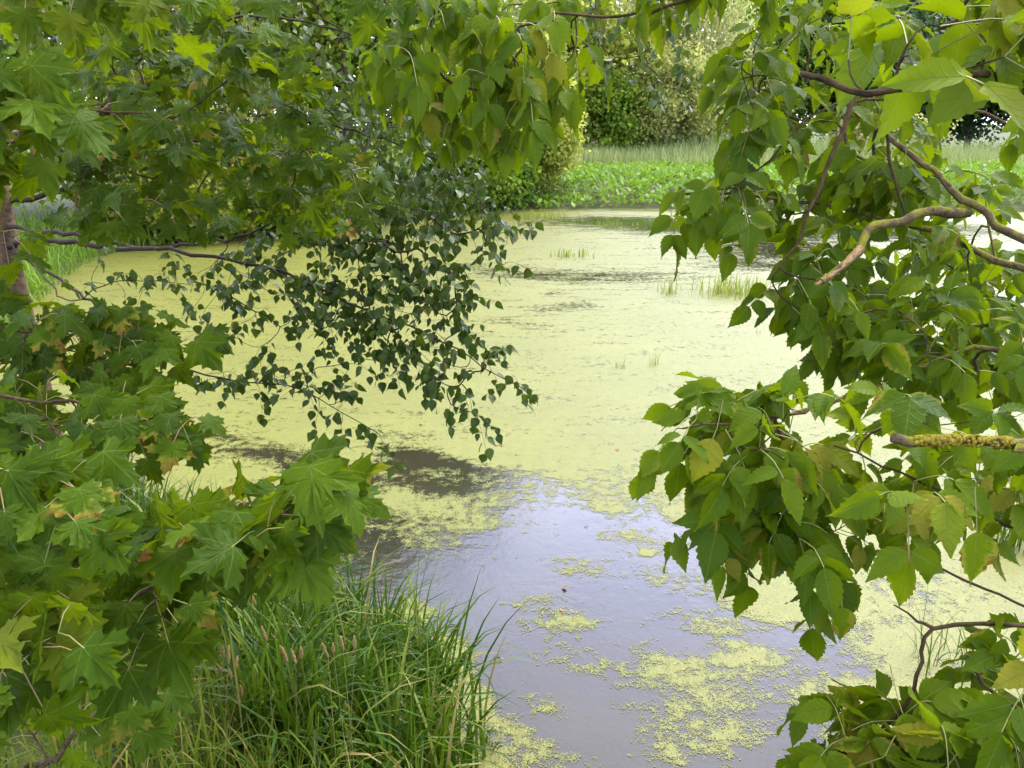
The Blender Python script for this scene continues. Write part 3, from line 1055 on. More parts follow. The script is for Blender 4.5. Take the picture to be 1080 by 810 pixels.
def far_tree(name, x, y, H, W, nleaf, leaf, mat, label, cat, style, rng, low=0.15, group=None, nclump=60, bark=None):
    leaf *= 1.55
    nleaf = int(nleaf * 1.6)
    z = float(ground_h(np.array([x]), np.array([y]))[0]) - 0.05
    root = thing(name, (x, y, z), label, cat, group)
    base = vec(x, y, z)
    # clumps inside an uneven crown
    C = []
    while len(C) < nclump:
        u = rng.normal(0, 1, 3)
        u /= np.linalg.norm(u)
        r = rng.random() ** 0.45
        f = 0.5 + 0.5 * u[2] * r                                   # 0 bottom .. 1 top
        prof = {'round': 1.0, 'tall': 0.75 + 0.4 * math.sin(f * 3.1), 'shrub': 0.85 + 0.3 * (1 - f), 'willow': 1.0}[style]
        C.append((u[0] * r * W / 2 * prof, u[1] * r * W / 2 * prof, H * (low + (1 - low) * f)))
    C = np.array(C)
    C[:, :2] *= (0.75 + 0.5 * rng.random((len(C), 1)))
    # trunk and limbs
    mb = MB()
    rt = 0.018 * H if style != 'shrub' else 0.012 * H
    n_st = 1 if style != 'shrub' else 4
    lean = rng.normal(0, 0.03 * H, 2)
    tops = []
    for s_ in range(n_st):
        o2 = rng.normal(0, 0.08 * W, 2) if n_st > 1 else np.zeros(2)
        pth = spline([base + vec(o2[0] * 0.4, o2[1] * 0.4, 0), base + vec(o2[0] + lean[0] * .4, o2[1] + lean[1] * .4, H * 0.35), base + vec(o2[0] * 1.6 + lean[0], o2[1] * 1.6 + lean[1], H * 0.85)], H * 0.06)
        tube(mb, pth, np.linspace(rt * (1.2 if n_st == 1 else 0.6), rt * 0.2, len(pth)), 7)
        tops.append(pth)
    for i in rng.choice(len(C), min(len(C), 22), replace=False):
        pth = tops[rng.integers(len(tops))]
        c = base + C[i]
        k = int(np.clip((C[i, 2] / H - 0.18) / 0.85 * len(pth), 1, len(pth) - 1))
        a = pth[k]
        q = spline([a, (a + c) / 2 + vec(0, 0, 0.05 * H), c], H * 0.08)
        tube(mb, q, np.linspace(rt * 0.38, rt * 0.08, len(q)), 4, 0, 0, False)
    mb.build('trunk', bark or M['far_bark'], root)
    ci = rng.integers(0, len(C), nleaf)
    sg = 0.085 * (W + H) / 2 * rng.uniform(0.6, 1.3, len(C))[ci]
    off = rng.normal(0, 1, (nleaf, 3)) * sg[:, None]
    if style == 'willow':
        off[:, 2] *= 1.6
        off[:, 2] -= np.abs(rng.normal(0, 0.06 * H, nleaf))
    pt = C[ci] + off
    ok = pt[:, 2] > 0.02 * H
    pt, ci = pt[ok], ci[ok]
    n = len(pt)
    out = norm(pt - [0, 0, H * 0.5])
    td = norm(rng.normal(0, 1, (n, 3)) * [1, 1, 0.7] + vec(0, 0, -0.5 if style != 'shrub' else 0.2))
    if style == 'willow':
        td = norm(td + vec(0, 0, -0.7))
    nn = norm(out * 0.5 + vec(0, 0, 0.5) + rng.normal(0, 0.5, (n, 3)))
    tone = np.clip(rng.normal(0.5, 0.22, len(C))[ci] + rng.normal(0, 0.16, n), 0, 1)
    mb = MB()
    mb.inst(FAR_V * ([1, 1, 1] if style != 'willow' else [0.45, 1.25, 1]), FAR_F, FAR_V[:, :2], frames(td, nn) * (leaf * rng.uniform(0.6, 1.2, n))[:, None, None], base + pt, tone)
    mb.build('crown', mat, root)
    return root


def fl(name, a, b, c, tr=0.58):
    return plain_leaf(name, [(0, a), (0.5, b), (1, c)], tr, 0.55, tuple(min(0.5, v * 1.5) for v in b), 0.3)


M['f_yellow'] = fl('yellow_green_foliage', (0.16, 0.20, 0.03), (0.25, 0.29, 0.04), (0.35, 0.37, 0.055))
M['f_green'] = fl('mid_green_foliage', (0.09, 0.17, 0.016), (0.17, 0.28, 0.025), (0.27, 0.36, 0.04))
M['f_dark'] = fl('dark_green_foliage', (0.02, 0.05, 0.012), (0.032, 0.072, 0.016), (0.06, 0.10, 0.025))
M['f_grey'] = fl('grey_green_foliage', (0.18, 0.21, 0.075), (0.28, 0.30, 0.10), (0.38, 0.37, 0.14))
M['f_olive'] = fl('olive_foliage', (0.20, 0.23, 0.06), (0.30, 0.33, 0.09), (0.40, 0.40, 0.13))


def ray_at(px, dist):
    """ground position below the pixel column px at horizontal distance dist"""
    return (px - 540) / FPX * dist / CP * 1.0, dist


FR = np.random.default_rng(77)
FAR = [  # name, px column, distance, height, width, leaves, leaf size, material, style, low, label
    ('willow_tree', 585, 60, 15, 10, 16000, 0.26, 'f_yellow', 'tall', 0.05, 'tall yellow green tree behind the reeds at the far bank gap'),
    ('willow_tree', 690, 64, 17, 12, 16000, 0.26, 'f_grey', 'willow', 0.06, 'tall pale grey green willow rising behind the brown stemmed shrub'),
    ('rounded_bush', 637, 57, 5.6, 4.6, 5200, 0.19, 'f_green', 'shrub', 0.02, 'dark leafy green bush standing behind the reeds in the gap'),
    ('willow_shrub', 690, 58, 7.6, 6.6, 11000, 0.17, 'f_olive', 'shrub', 0.05, 'olive willow shrub with brown bare stems beside the dark green bush'),
    ('willow_shrub', 735, 62, 5.6, 6.5, 8000, 0.18, 'f_grey', 'shrub', 0.02, 'low grey green willow shrub just right of the brown stemmed one'),
    ('waterside_bush', 556, 33, 5.2, 3.6, 11000, 0.12, 'f_yellow', 'shrub', 0.0, 'loose yellow green bush at the water edge by the marsh plants'),
    ('waterside_bush', 505, 31, 4.2, 4.0, 11000, 0.12, 'f_green', 'shrub', 0.0, 'mid green bush overhanging the far left corner of the water'),
    ('shore_tree', 455, 33, 14, 8, 17000, 0.15, 'f_yellow', 'tall', 0.06, 'tall yellowish tree on the far left shore seen through birch leaves'),
    ('shore_tree', 380, 29, 15, 9, 17000, 0.16, 'f_green', 'tall', 0.08, 'tall green tree on the left shore behind the birch twigs'),
    ('shore_tree', 275, 27, 14, 8, 16000, 0.15, 'f_yellow', 'round', 0.05, 'broad yellow green tree above the lime duckweed on the left shore'),
    ('shore_tree', 160, 25, 15, 9, 16000, 0.15, 'f_olive', 'tall', 0.08, 'olive tree on the left shore glimpsed through the maple crown'),
    ('shore_tree', 30, 22, 14, 9, 15000, 0.14, 'f_green', 'round', 0.08, 'green tree on the left shore behind the brown birch trunk'),
    ('shore_shrub', 330, 24.6, 2.6, 4.2, 8000, 0.11, 'f_green', 'shrub', 0.0, 'low green shrub at the waterline below the shore trees'),
    ('shore_shrub', 215, 22.5, 2.4, 3.6, 8000, 0.11, 'f_yellow', 'shrub', 0.0, 'low yellowish shrub at the waterline left of the green one'),
    ('woodland_tree', 852, 80, 17, 11, 12000, 0.34, 'f_dark', 'tall', 0.12, 'dark tree with pale trunk at the back of the right meadow'),
    ('woodland_tree', 905, 84, 18, 12, 12000, 0.34, 'f_dark', 'round', 0.12, 'dark tree at the meadow edge right of the pale trunk'),
    ('woodland_tree', 785, 82, 17, 11, 12000, 0.34, 'f_green', 'tall', 0.08, 'green tree at the meadow edge left of the pale trunk'),
    ('woodland_tree', 975, 86, 17, 13, 12000, 0.34, 'f_dark', 'round', 0.08, 'dark tree behind the meadow seen under the near leaves'),
    ('woodland_tree', 1060, 80, 16, 13, 12000, 0.34, 'f_green', 'round', 0.05, 'rounded green tree behind the meadow at the right edge'),
    ('meadow_shrub', 890, 72, 3.4, 9, 7000, 0.24, 'f_grey', 'shrub', 0.0, 'grey green thicket at the foot of the dark meadow trees'),
]
PALE = bark_material('pale_bark', (0.3, 0.27, 0.23), (0.55, 0.5, 0.44), None, 0.5, 0.15)
BROWN = bark_material('reddish_stems', (0.10, 0.05, 0.04), (0.22, 0.13, 0.10), None, 0.5, 0.15)
for (nm, px, ds, H, W, nl, ls, mt, stl, low, lab) in FAR:
    x, y = ray_at(px, ds)
    far_tree(nm, x, y, H, W, nl, ls, M[mt], lab, 'shrub' if ('shrub' in nm or 'bush' in nm) else 'tree', stl, FR, low, None, 110,
             PALE if 'pale trunk at' in lab else (BROWN if mt == 'f_olive' else None))

# ---------------------------------------------------------------- Norway maple on the left
ml = np.random.default_rng(31)
mroot = thing('maple_tree', (-2.7, 1.3, float(ground_h(-2.7, 1.3)) - 0.05), 'maple with large five lobed leaves filling the left side of the view', 'tree')
mz = mroot.location.z
mb = MB()
mtr = spline([vec(-2.7, 1.3, mz), vec(-2.66, 1.34, mz + 1.2), vec(-2.74, 1.3, mz + 3), vec(-2.6, 1.4, mz + 6)], 0.12)
tube(mb, mtr, np.linspace(0.17, 0.09, len(mtr)) * (1 + 0.5 * np.exp(-np.arange(len(mtr)) / 2)), 14, 0, 0, True, 0.08)
mb.build('trunk', M['maple_bark'], mroot)


def maple_limb(path, r0, r1, sprays, seed, **kw):
    rng = np.random.default_rng(seed)
    L = Limb(path, r0, r1, rng)
    for (poly, n, d0, d1) in sprays:
        L.grow(targets_in(poly, n, d0, d1, rng, kw.get('gap', 16)), 0.05, None, kw.get('skip', 0.3))
    b_ = L.build('branch', M['maple_bark'], mroot)
    mb = MB()
    maple_leaves(mb, L, rng, kw.get('size', 0.08), kw.get('per', (4, 7)), kw.get('toward', 0.55), kw.get('droop', 0.55), kw.get('bright', 0.5))
    mb.build('foliage', [M['maple_leaf'], M['petiole']], b_)
    return b_


TM = lambda z: vec(-2.68, 1.32, z)
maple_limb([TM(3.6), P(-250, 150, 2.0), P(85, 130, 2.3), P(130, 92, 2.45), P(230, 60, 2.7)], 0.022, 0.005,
           [([(30, 40), (200, 20), (320, 40), (330, 110), (200, 150), (40, 140)], 40, 2.0, 2.9)], 101, bright=0.27)  # upper-left leaves toned darker, crown shade put into their colour
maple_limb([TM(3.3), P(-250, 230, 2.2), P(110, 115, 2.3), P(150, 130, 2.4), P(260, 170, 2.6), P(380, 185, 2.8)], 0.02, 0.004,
           [([(60, 130), (200, 120), (330, 150), (390, 190), (370, 235), (250, 230), (60, 220)], 48, 2.1, 2.9)], 102, bright=0.27)  # darker leaf colour again stands in for shade under the crown
maple_limb([TM(4.4), P(-260, -150, 2.0), P(60, -90, 2.2), P(260, -60, 2.6), P(390, -20, 2.8)], 0.024, 0.005,
           [([(-200, -260), (420, -240), (470, -60), (400, 10), (180, 20), (-100, 0)], 44, 1.6, 3.2)], 103, bright=0.4, gap=26)
maple_limb([TM(3.0), P(-250, 300, 1.9), P(-20, 345, 2.1), P(90, 350, 2.2), P(190, 352, 2.3)], 0.014, 0.003,
           [([(-60, 300), (60, 320), (195, 345), (200, 375), (100, 385), (-60, 390)], 20, 1.9, 2.4)], 104, bright=0.42, size=0.092)
maple_limb([TM(2.8), P(-250, 400, 1.6), P(-20, 415, 1.7), P(100, 430, 1.85), P(205, 445, 1.95)], 0.013, 0.003,
           [([(-60, 395), (80, 400), (190, 425), (200, 445), (120, 455), (0, 470), (-60, 470)], 22, 1.6, 2.0)], 105, bright=0.45)
maple_limb([TM(2.6), P(-220, 560, 1.2), P(-20, 545, 1.25), P(60, 540, 1.35), P(130, 560, 1.4)], 0.012, 0.003,
           [([(-60, 470), (60, 490), (115, 520), (120, 580), (90, 630), (40, 650), (-60, 640)], 22, 1.15, 1.6)], 106, bright=0.6)
maple_limb([TM(2.4), P(-120, 700, 1.25), P(90, 660, 1.35), P(230, 572, 1.42), P(300, 535, 1.48), P(355, 512, 1.55)], 0.009, 0.0022,
           [([(150, 560), (230, 535), (330, 500), (362, 500), (350, 535), (290, 555), (240, 580), (170, 600)], 15, 1.3, 1.6),
            ([(130, 620), (180, 610), (195, 650), (180, 690), (140, 680)], 3, 1.3, 1.6)], 107, bright=0.5, size=0.1, skip=0.45)
maple_limb([TM(2.2), P(-160, 680, 1.2), P(-20, 665, 1.25), P(60, 670, 1.3), P(110, 690, 1.35)], 0.01, 0.003,
           [([(-60, 640), (50, 630), (80, 640), (70, 680), (10, 700), (-60, 710)], 11, 1.1, 1.5)], 108, bright=0.6)
maple_limb([TM(3.2), P(-200, 60, 1.1), P(-30, 70, 1.2), P(20, 105, 1.25)], 0.008, 0.003,
           [([(-80, 30), (10, 50), (30, 110), (25, 160), (-60, 190)], 8, 1.1, 1.35)], 109, bright=0.75, droop=0.8)
maple_limb([TM(3.9), P(-60, -120, 1.3), P(60, -60, 1.4), P(150, -20, 1.5)], 0.009, 0.003,
           [([(20, -60), (180, -40), (175, 0), (110, 10), (20, 0)], 9, 1.3, 1.6)], 110, bright=0.7, droop=0.9)
# inner shade foliage toward the trunk, just outside the frame
maple_limb([TM(2.9), P(-350, 300, 2.2), P(-150, 280, 2.3), P(-40, 260, 2.5)], 0.02, 0.006,
           [([(-500, -100), (-60, -60), (-20, 120), (20, 250), (-10, 300), (-120, 420), (-500, 600)], 46, 1.6, 3.0)], 111, gap=30)

# unseen crown over the viewer's head, added to shade the near leaves
def overhead(x0, x1, y0, y1, z0, z1, n, rng):
    return np.column_stack([rng.uniform(x0, x1, n), rng.uniform(y0, y1, n), rng.uniform(z0, z1, n)])


for sd0, path, box_, n in ((112, [TM(mz + 4.6), vec(-1.9, 0.6, 5.3), vec(-1.0, -0.2, 5.7), vec(-0.2, -0.8, 5.9)], (-2.6, 0.4, -1.6, 1.0, 4.7, 6.2), 80),
                           (113, [TM(mz + 5.2), vec(-2.0, 1.9, 6.2), vec(-1.2, 2.4, 6.6), vec(-0.6, 2.6, 6.8)], (-2.8, -0.5, 1.0, 3.0, 5.2, 7.0), 80)):
    rng = np.random.default_rng(sd0)
    L = Limb(path, 0.035, 0.008, rng)
    L.grow(overhead(*box_, n, rng), 0.05)
    b_ = L.build('branch', M['maple_bark'], mroot)
    mb = MB()
    maple_leaves(mb, L, rng, 0.13, (4, 6))
    mb.build('foliage', [M['maple_leaf'], M['petiole']], b_)

# a young maple at the foot of the bank, lower left corner
s0 = G(40, 850, 1.05)
sroot = thing('maple_sapling', (s0[0], s0[1], float(ground_h(s0[0], s0[1])) - 0.03), 'young maple with bare brown leaning stem in the lower left corner', 'tree')
rng = np.random.default_rng(140)
mb = MB()
d_s = np.linalg.norm(s0 - CAM) * 0.8
stem = [vec(*sroot.location), P(60, 800, 1.6), P(85, 762, 1.65), P(128, 735, 1.72)]
L = Limb(stem, 0.011, 0.004, rng, 0.04, 0.002)
L.grow(targets_in([(0, 745), (60, 720), (150, 725), (170, 755), (110, 780), (20, 790)], 8, 1.65, 1.95, rng, 14), 0.05, None, 0.4)
stm = L.build('trunk', M['maple_bark'], sroot)
mb = MB()
maple_leaves(mb, L, rng, 0.085, (2, 4), 0.5, 0.5, 0.7)
mb.build('crown', [M['maple_leaf'], M['petiole']], sroot)

# ---------------------------------------------------------------- birch behind the maple
bt = P(4, 237, 4.0)
bz = float(ground_h(bt[0], bt[1])) - 0.05
broot = thing('birch_tree', (bt[0], bt[1], bz), 'birch with small dark leaves drooping over the duckweed behind the maple', 'tree')
mb = MB()
btr = spline([vec(bt[0] - .05, bt[1], bz), vec(bt[0] + 0.02, bt[1], bz + 0.9), bt, vec(bt[0] + 0.08, bt[1] + 0.1, 4.5), vec(bt[0] + 0.2, bt[1] + 0.1, 8)], 0.12)
tube(mb, btr, np.linspace(0.065, 0.02, len(btr)), 12, 0, 0, True, 0.1)
mb.build('trunk', M['maple_bark'], broot)


def birch_limb(path, r0, r1, sprays, seed, fans=(), **kw):
    """sprays: filled pixel areas; fans: diagonal twig lines the leaves follow"""
    rng = np.random.default_rng(seed)
    L = Limb(path, r0, r1, rng, 0.06, 0.005)
    for (line, d0, d1, gap, wob) in fans:
        q = spline(np.array([(a, b, 0.0) for a, b in line]), gap * 1.0)[:, :2]
        q = q[1:] + rng.normal(0, wob, (len(q) - 1, 2))
        dd = np.linspace(d0, d1, len(q)) + rng.normal(0, 0.06, len(q))
        L.grow([P(a[0], a[1], b) for a, b in zip(q, dd)], 0.02, None, kw.get('skip', 0.2))
    for (poly, n, d0, d1) in sprays:
        L.grow(targets_in(poly, n, d0, d1, rng, kw.get('gap', 9)), 0.04, None, kw.get('skip', 0.2))
    b_ = L.build('branch', M['birch_twig'], broot, 0.0010, 0.45, 5, 7)
    mb = MB()
    birch_leaves(mb, L, rng, kw.get('size', 0.046), kw.get('per', (4, 8)), kw.get('bright', 0.5), kw.get('hang', 0.22))
    mb.build('foliage', [M['birch_leaf'], M['birch_twig']], b_)
    return b_


birch_limb([P(6, 258, 4.0), P(60, 254, 3.75), P(130, 262, 3.4), P(190, 266, 3.15), P(300, 288, 3.0), P(380, 325, 2.95), P(450, 352, 2.95), P(510, 385, 2.95), P(552, 410, 2.95)], 0.018, 0.0016, [], 201,
           [([(250, 275), (330, 300), (430, 345), (500, 378), (558, 412)], 2.95, 2.95, 9, 7), ([(330, 302), (400, 350), (450, 395), (488, 428), (508, 446)], 2.95, 2.95, 10, 6),
            ([(300, 292), (380, 330), (430, 372), (465, 408), (485, 432)], 3.0, 2.95, 11, 7), ([(220, 272), (290, 310), (340, 345), (385, 372), (420, 400)], 3.05, 3.0, 13, 7),
            ([(380, 300), (440, 318), (480, 345), (520, 375)], 3.0, 3.0, 12, 6)])
birch_limb([P(6, 262, 4.0), P(70, 300, 3.8), P(150, 360, 3.3), P(200, 392, 3.1), P(270, 403, 3.05), P(320, 411, 3.0), P(360, 436, 2.95), P(400, 458, 2.95)], 0.010, 0.0013, [], 202,
           [([(195, 390), (270, 402), (320, 410), (362, 438), (402, 458)], 3.1, 2.95, 12, 6), ([(235, 398), (290, 392), (340, 392), (378, 385)], 3.1, 3.0, 13, 5), ([(300, 405), (345, 420), (360, 425)], 3.0, 3.0, 12, 6)])
birch_limb([P(5, 240, 4.0), P(90, 250, 3.7), P(160, 262, 3.4), P(250, 250, 3.2), P(320, 222, 3.1), P(400, 215, 3.05), P(480, 228, 3.0)], 0.014, 0.0016, [], 203,
           [([(230, 255), (330, 245), (420, 255), (470, 285), (493, 318)], 3.2, 3.0, 9, 8), ([(320, 222), (400, 222), (470, 240), (520, 246), (540, 250)], 3.1, 3.0, 9, 8),
            ([(300, 235), (400, 262), (450, 300), (470, 325)], 3.15, 3.0, 10, 8), ([(360, 215), (430, 205), (490, 212), (527, 240), (530, 285)], 3.1, 3.05, 9, 8), ([(260, 262), (330, 275), (400, 300), (450, 335)], 3.1, 3.0, 9, 9), ([(330, 235), (410, 240), (460, 262), (505, 290)], 3.15, 3.0, 8, 10), ([(350, 250), (420, 280), (470, 310), (490, 335)], 3.1, 3.0, 9, 9),
            ([(200, 262), (260, 290), (320, 325), (350, 345)], 3.3, 3.1, 14, 7)])
birch_limb([P(5, 215, 4.0), P(100, 190, 3.8), P(200, 150, 3.6), P(320, 130, 3.5), P(440, 160, 3.4), P(500, 195, 3.35)], 0.016, 0.002,
           [([(200, 70), (330, 50), (430, 110), (500, 170), (515, 205), (490, 220), (420, 200), (300, 170), (200, 160)], 90, 3.1, 3.8)], 204,
           [([(300, 135), (400, 160), (470, 185), (520, 225)], 3.5, 3.3, 8, 10), ([(320, 90), (400, 120), (470, 160), (510, 200)], 3.5, 3.4, 8, 10), ([(300, 165), (380, 185), (450, 205), (505, 250)], 3.45, 3.2, 7, 11), ([(250, 150), (330, 190), (400, 215), (470, 235)], 3.5, 3.2, 8, 11)])
birch_limb([P(5, 150, 4.0), P(120, 80, 3.9), P(240, 20, 3.8), P(350, 30, 3.7), P(420, 60, 3.6)], 0.016, 0.002,
           [([(0, 0), (200, -40), (400, -40), (440, 60), (380, 110), (240, 80), (100, 90), (0, 100)], 110, 3.2, 4.2)], 205)
birch_limb([P(5, 250, 4.0), P(40, 285, 3.7), P(75, 318, 3.4), P(110, 300, 3.3), P(150, 297, 3.25), P(200, 300, 3.2)], 0.006, 0.0012,
           [([(60, 285), (110, 278), (200, 290), (240, 310), (150, 310), (70, 310)], 9, 3.1, 3.5)], 206,
           [([(150, 296), (220, 305), (290, 335), (330, 350)], 3.25, 3.05, 15, 7), ([(180, 300), (240, 340), (290, 372)], 3.2, 3.05, 16, 7)])
# long limb that arches above the view and hangs down at top centre
birch_limb([vec(bt[0] + 0.1, bt[1] + 0.1, 5.0), P(200, -330, 3.9), P(480, -260, 3.8), P(640, -90, 3.7), P(690, -10, 3.65)], 0.018, 0.002,
           [([(600, -50), (740, -50), (735, 10), (610, 10)], 12, 3.5, 3.8)], 207,
           [([(690, -10), (678, 30), (684, 62), (700, 100)], 3.65, 3.6, 11, 5), ([(705, -10), (712, 30), (722, 70), (716, 95)], 3.65, 3.6, 11, 5), ([(640, -20), (632, 30), (640, 60)], 3.65, 3.6, 13, 5)], hang=0.9, skip=0.55, size=0.052)

# ---------------------------------------------------------------- box elder on the right
ez = float(ground_h(2.75, 1.5)) - 0.05
eroot = thing('box_elder_tree', (2.75, 1.5, ez), 'box elder with mossy limbs and hanging pointed leaflets filling the right side', 'tree')
mb = MB()
etr = spline([vec(2.75, 1.5, ez), vec(2.68, 1.52, ez + 0.9), vec(2.78, 1.5, ez + 2.2), vec(2.6, 1.6, ez + 5)], 0.12)
tube(mb, etr, np.linspace(0.16, 0.08, len(etr)) * (1 + 0.5 * np.exp(-np.arange(len(etr)) / 2)), 14, 0, 0, True, 0.1)
mb.build('trunk', M['elder_bark'], eroot)
TE = lambda z: vec(2.68, 1.54, z)


def elder_limb(path, r0, r1, sprays, seed, bark='elder_bark', **kw):
    rng = np.random.default_rng(seed)
    L = Limb(path, r0, r1, rng, 0.04, kw.get('wob', 0.003))
    for (poly, n, d0, d1) in sprays:
        L.grow(targets_in(poly, n, d0, d1, rng, kw.get('gap', 15)), 0.06, None, kw.get('skip', 0.3))
    b_ = L.build('branch', M[bark], eroot)
    mb = MB()
    if L.ends:
        elder_leaves(mb, L, rng, kw.get('size', 0.081), kw.get('per', (2, 4)), kw.get('toward', 0.5), kw.get('droop', 0.75), kw.get('bright', 0.45), kw.get('pairs', (1, 2)))
        mb.build('foliage', [M['elder_leaf'], M['petiole']], b_)
    return b_, L


# mossy main limb
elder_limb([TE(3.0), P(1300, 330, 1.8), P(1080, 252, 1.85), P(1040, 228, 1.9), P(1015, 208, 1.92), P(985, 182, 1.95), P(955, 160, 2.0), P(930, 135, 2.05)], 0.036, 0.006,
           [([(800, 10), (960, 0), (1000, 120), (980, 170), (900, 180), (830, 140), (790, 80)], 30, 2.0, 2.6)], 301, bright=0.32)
# broken limb with the peeled end
b_, L = elder_limb([P(1022, 224, 1.92), P(985, 223, 1.88), P(950, 232, 1.84), P(920, 238, 1.80), P(913, 250, 1.78), P(905, 266, 1.76), P(885, 284, 1.73), P(866, 297, 1.71)], 0.0125, 0.0075, [], 302, 'elder_bark', wob=0.002)
b_['label'] = 'broken limb with pale peeled end'
mb = MB()
tube(mb, spline([P(908, 262, 1.764), P(886, 283, 1.731), P(866, 297, 1.710), P(860, 300, 1.705)], 0.012), np.linspace(0.0100, 0.0030, len(spline([P(908, 262, 1.764), P(886, 283, 1.731), P(866, 297, 1.710), P(860, 300, 1.705)], 0.012))), 9, 0, 0, True, 0.3)
mb.build('peeled_end', M['pale_wood'], b_)
elder_limb([TE(2.7), P(1300, 330, 1.9), P(1080, 283, 2.0), P(1040, 270, 2.02), P(1005, 250, 2.05), P(960, 238, 2.1), P(860, 215, 2.2), P(760, 205, 2.25), P(715, 205, 2.3)], 0.022, 0.003,
           [([(730, 200), (790, 195), (850, 190), (880, 225), (840, 235), (760, 220)], 9, 2.1, 2.4),
            ([(850, 180), (1060, 180), (1060, 300), (900, 300)], 20, 2.05, 2.6)], 303, bright=0.35)
# slanting thin branch
elder_limb([P(905, 90, 1.9), P(890, 135, 1.9), P(872, 175, 1.9), P(852, 232, 1.9), P(832, 270, 1.9), P(815, 292, 1.9)], 0.0075, 0.0025,
           [([(815, 285), (860, 270), (900, 310), (890, 350), (840, 330), (810, 305)], 10, 1.8, 2.1)], 304, 'twig', bright=0.4, skip=0.6)
elder_limb([P(930, 130, 1.95), P(938, 165, 1.95), P(948, 205, 1.95), P(955, 228, 1.95)], 0.005, 0.003,
           [([(900, 165), (960, 165), (960, 215), (900, 215)], 6, 1.95, 2.2)], 305, 'twig', bright=0.4)
# twig that carries the pointed leaf cluster over the far bank
elder_limb([TE(3.2), P(1250, 180, 2.1), P(1000, 110, 2.1), P(880, 112, 2.05), P(838, 140, 2.0), P(812, 168, 2.0), P(775, 195, 2.0), P(715, 205, 2.0)], 0.012, 0.002,
           [([(700, 200), (740, 190), (800, 195), (800, 215), (750, 225), (710, 215)], 8, 1.85, 2.15),
            ([(775, 30), (810, 30), (820, 120), (795, 150), (775, 100)], 12, 1.85, 2.2)], 306, 'twig', bright=0.4, skip=0.5)
# central hanging mass right of the duckweed
elder_limb([TE(2.6), P(1300, 400, 1.8), P(1080, 371, 1.85), P(1010, 371, 1.88), P(975, 384, 1.9), P(950, 398, 1.9), P(905, 416, 1.85), P(860, 430, 1.78), P(815, 440, 1.7), P(775, 445, 1.62)], 0.016, 0.0028,
           [([(845, 300), (930, 300), (1080, 310), (1080, 400), (960, 400), (890, 385), (860, 350)], 34, 1.8, 2.5)], 307, bright=0.35, skip=0.35)
elder_limb([TE(2.9), P(1300, 320, 2.3), P(1090, 330, 2.3), P(1000, 320, 2.4), P(930, 330, 2.4)], 0.012, 0.003,
           [([(850, 300), (940, 240), (1080, 240), (1080, 400), (950, 380), (870, 350)], 34, 2.2, 2.8)], 308, bright=0.3)
# lower spray over the dark water
elder_limb([P(950, 398, 1.86), P(915, 416, 1.72), P(870, 428, 1.6), P(820, 440, 1.5), P(770, 448, 1.46), P(720, 452, 1.45)], 0.0055, 0.002,
           [([(700, 440), (770, 420), (840, 420), (850, 470), (790, 480), (720, 460)], 13, 1.4, 1.6),
            ([(745, 470), (830, 470), (900, 480), (930, 560), (900, 610), (850, 600), (780, 575), (745, 545)], 19, 1.38, 1.65)], 309, 'twig', bright=0.68, size=0.08)
elder_limb([TE(2.1), P(1250, 560, 1.4), P(1090, 560, 1.4), P(1000, 520, 1.4), P(930, 490, 1.42), P(880, 470, 1.45)], 0.009, 0.002,
           [([(900, 420), (1090, 420), (1090, 540), (1000, 550), (930, 520), (890, 460)], 18, 1.25, 1.6)], 310, 'twig', bright=0.68)
# bare twigs over the right water
elder_limb([TE(1.7), P(1200, 690, 1.5), P(1078, 636, 1.5), P(1040, 620, 1.5), P(1000, 603, 1.5), P(975, 588, 1.5), P(942, 582, 1.5)], 0.007, 0.0022, [], 311, 'twig')
elder_limb([TE(1.6), P(1250, 700, 1.35), P(1080, 662, 1.35), P(1030, 656, 1.35), P(985, 663, 1.35), P(972, 685, 1.35), P(966, 712, 1.35), P(960, 740, 1.35), P(930, 768, 1.35)], 0.009, 0.003,
           [([(855, 762), (930, 755), (978, 768), (970, 810), (890, 820), (850, 795)], 13, 1.25, 1.5)], 312, 'twig', bright=0.6, skip=0.6)
elder_limb([P(985, 663, 1.35), P(965, 652, 1.34), P(943, 638, 1.33)], 0.004, 0.0012, [], 313, 'twig')
elder_limb([TE(1.5), P(1250, 800, 1.3), P(1100, 760, 1.3), P(1040, 720, 1.3), P(1020, 690, 1.3)], 0.012, 0.003,
           [([(1035, 690), (1090, 672), (1090, 815), (985, 840), (1012, 750)], 22, 1.15, 1.5)], 314, bright=0.6)
elder_limb([TE(1.4), P(1200, 900, 1.15), P(1030, 850, 1.15), P(960, 830, 1.15)], 0.01, 0.003,
           [([(880, 800), (1000, 790), (1090, 780), (1090, 860), (880, 860)], 12, 1.0, 1.25)], 315, 'twig', bright=0.72)
# large bright leaves close to the viewer, top right
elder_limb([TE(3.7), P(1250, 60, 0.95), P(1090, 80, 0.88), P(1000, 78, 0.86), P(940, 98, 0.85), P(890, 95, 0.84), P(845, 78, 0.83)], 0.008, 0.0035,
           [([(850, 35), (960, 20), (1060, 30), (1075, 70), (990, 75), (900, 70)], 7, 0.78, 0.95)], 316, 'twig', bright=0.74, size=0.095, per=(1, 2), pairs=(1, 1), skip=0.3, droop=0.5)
elder_limb([TE(3.9), P(1200, -60, 1.0), P(1080, -10, 0.95), P(1030, 20, 0.95), P(990, 30, 0.95)], 0.008, 0.003,
           [([(930, -40), (1090, -60), (1090, 60), (1000, 30)], 8, 0.85, 1.1)], 317, 'twig', bright=0.74, size=0.09, per=(1, 3), pairs=(1, 1), droop=0.6)
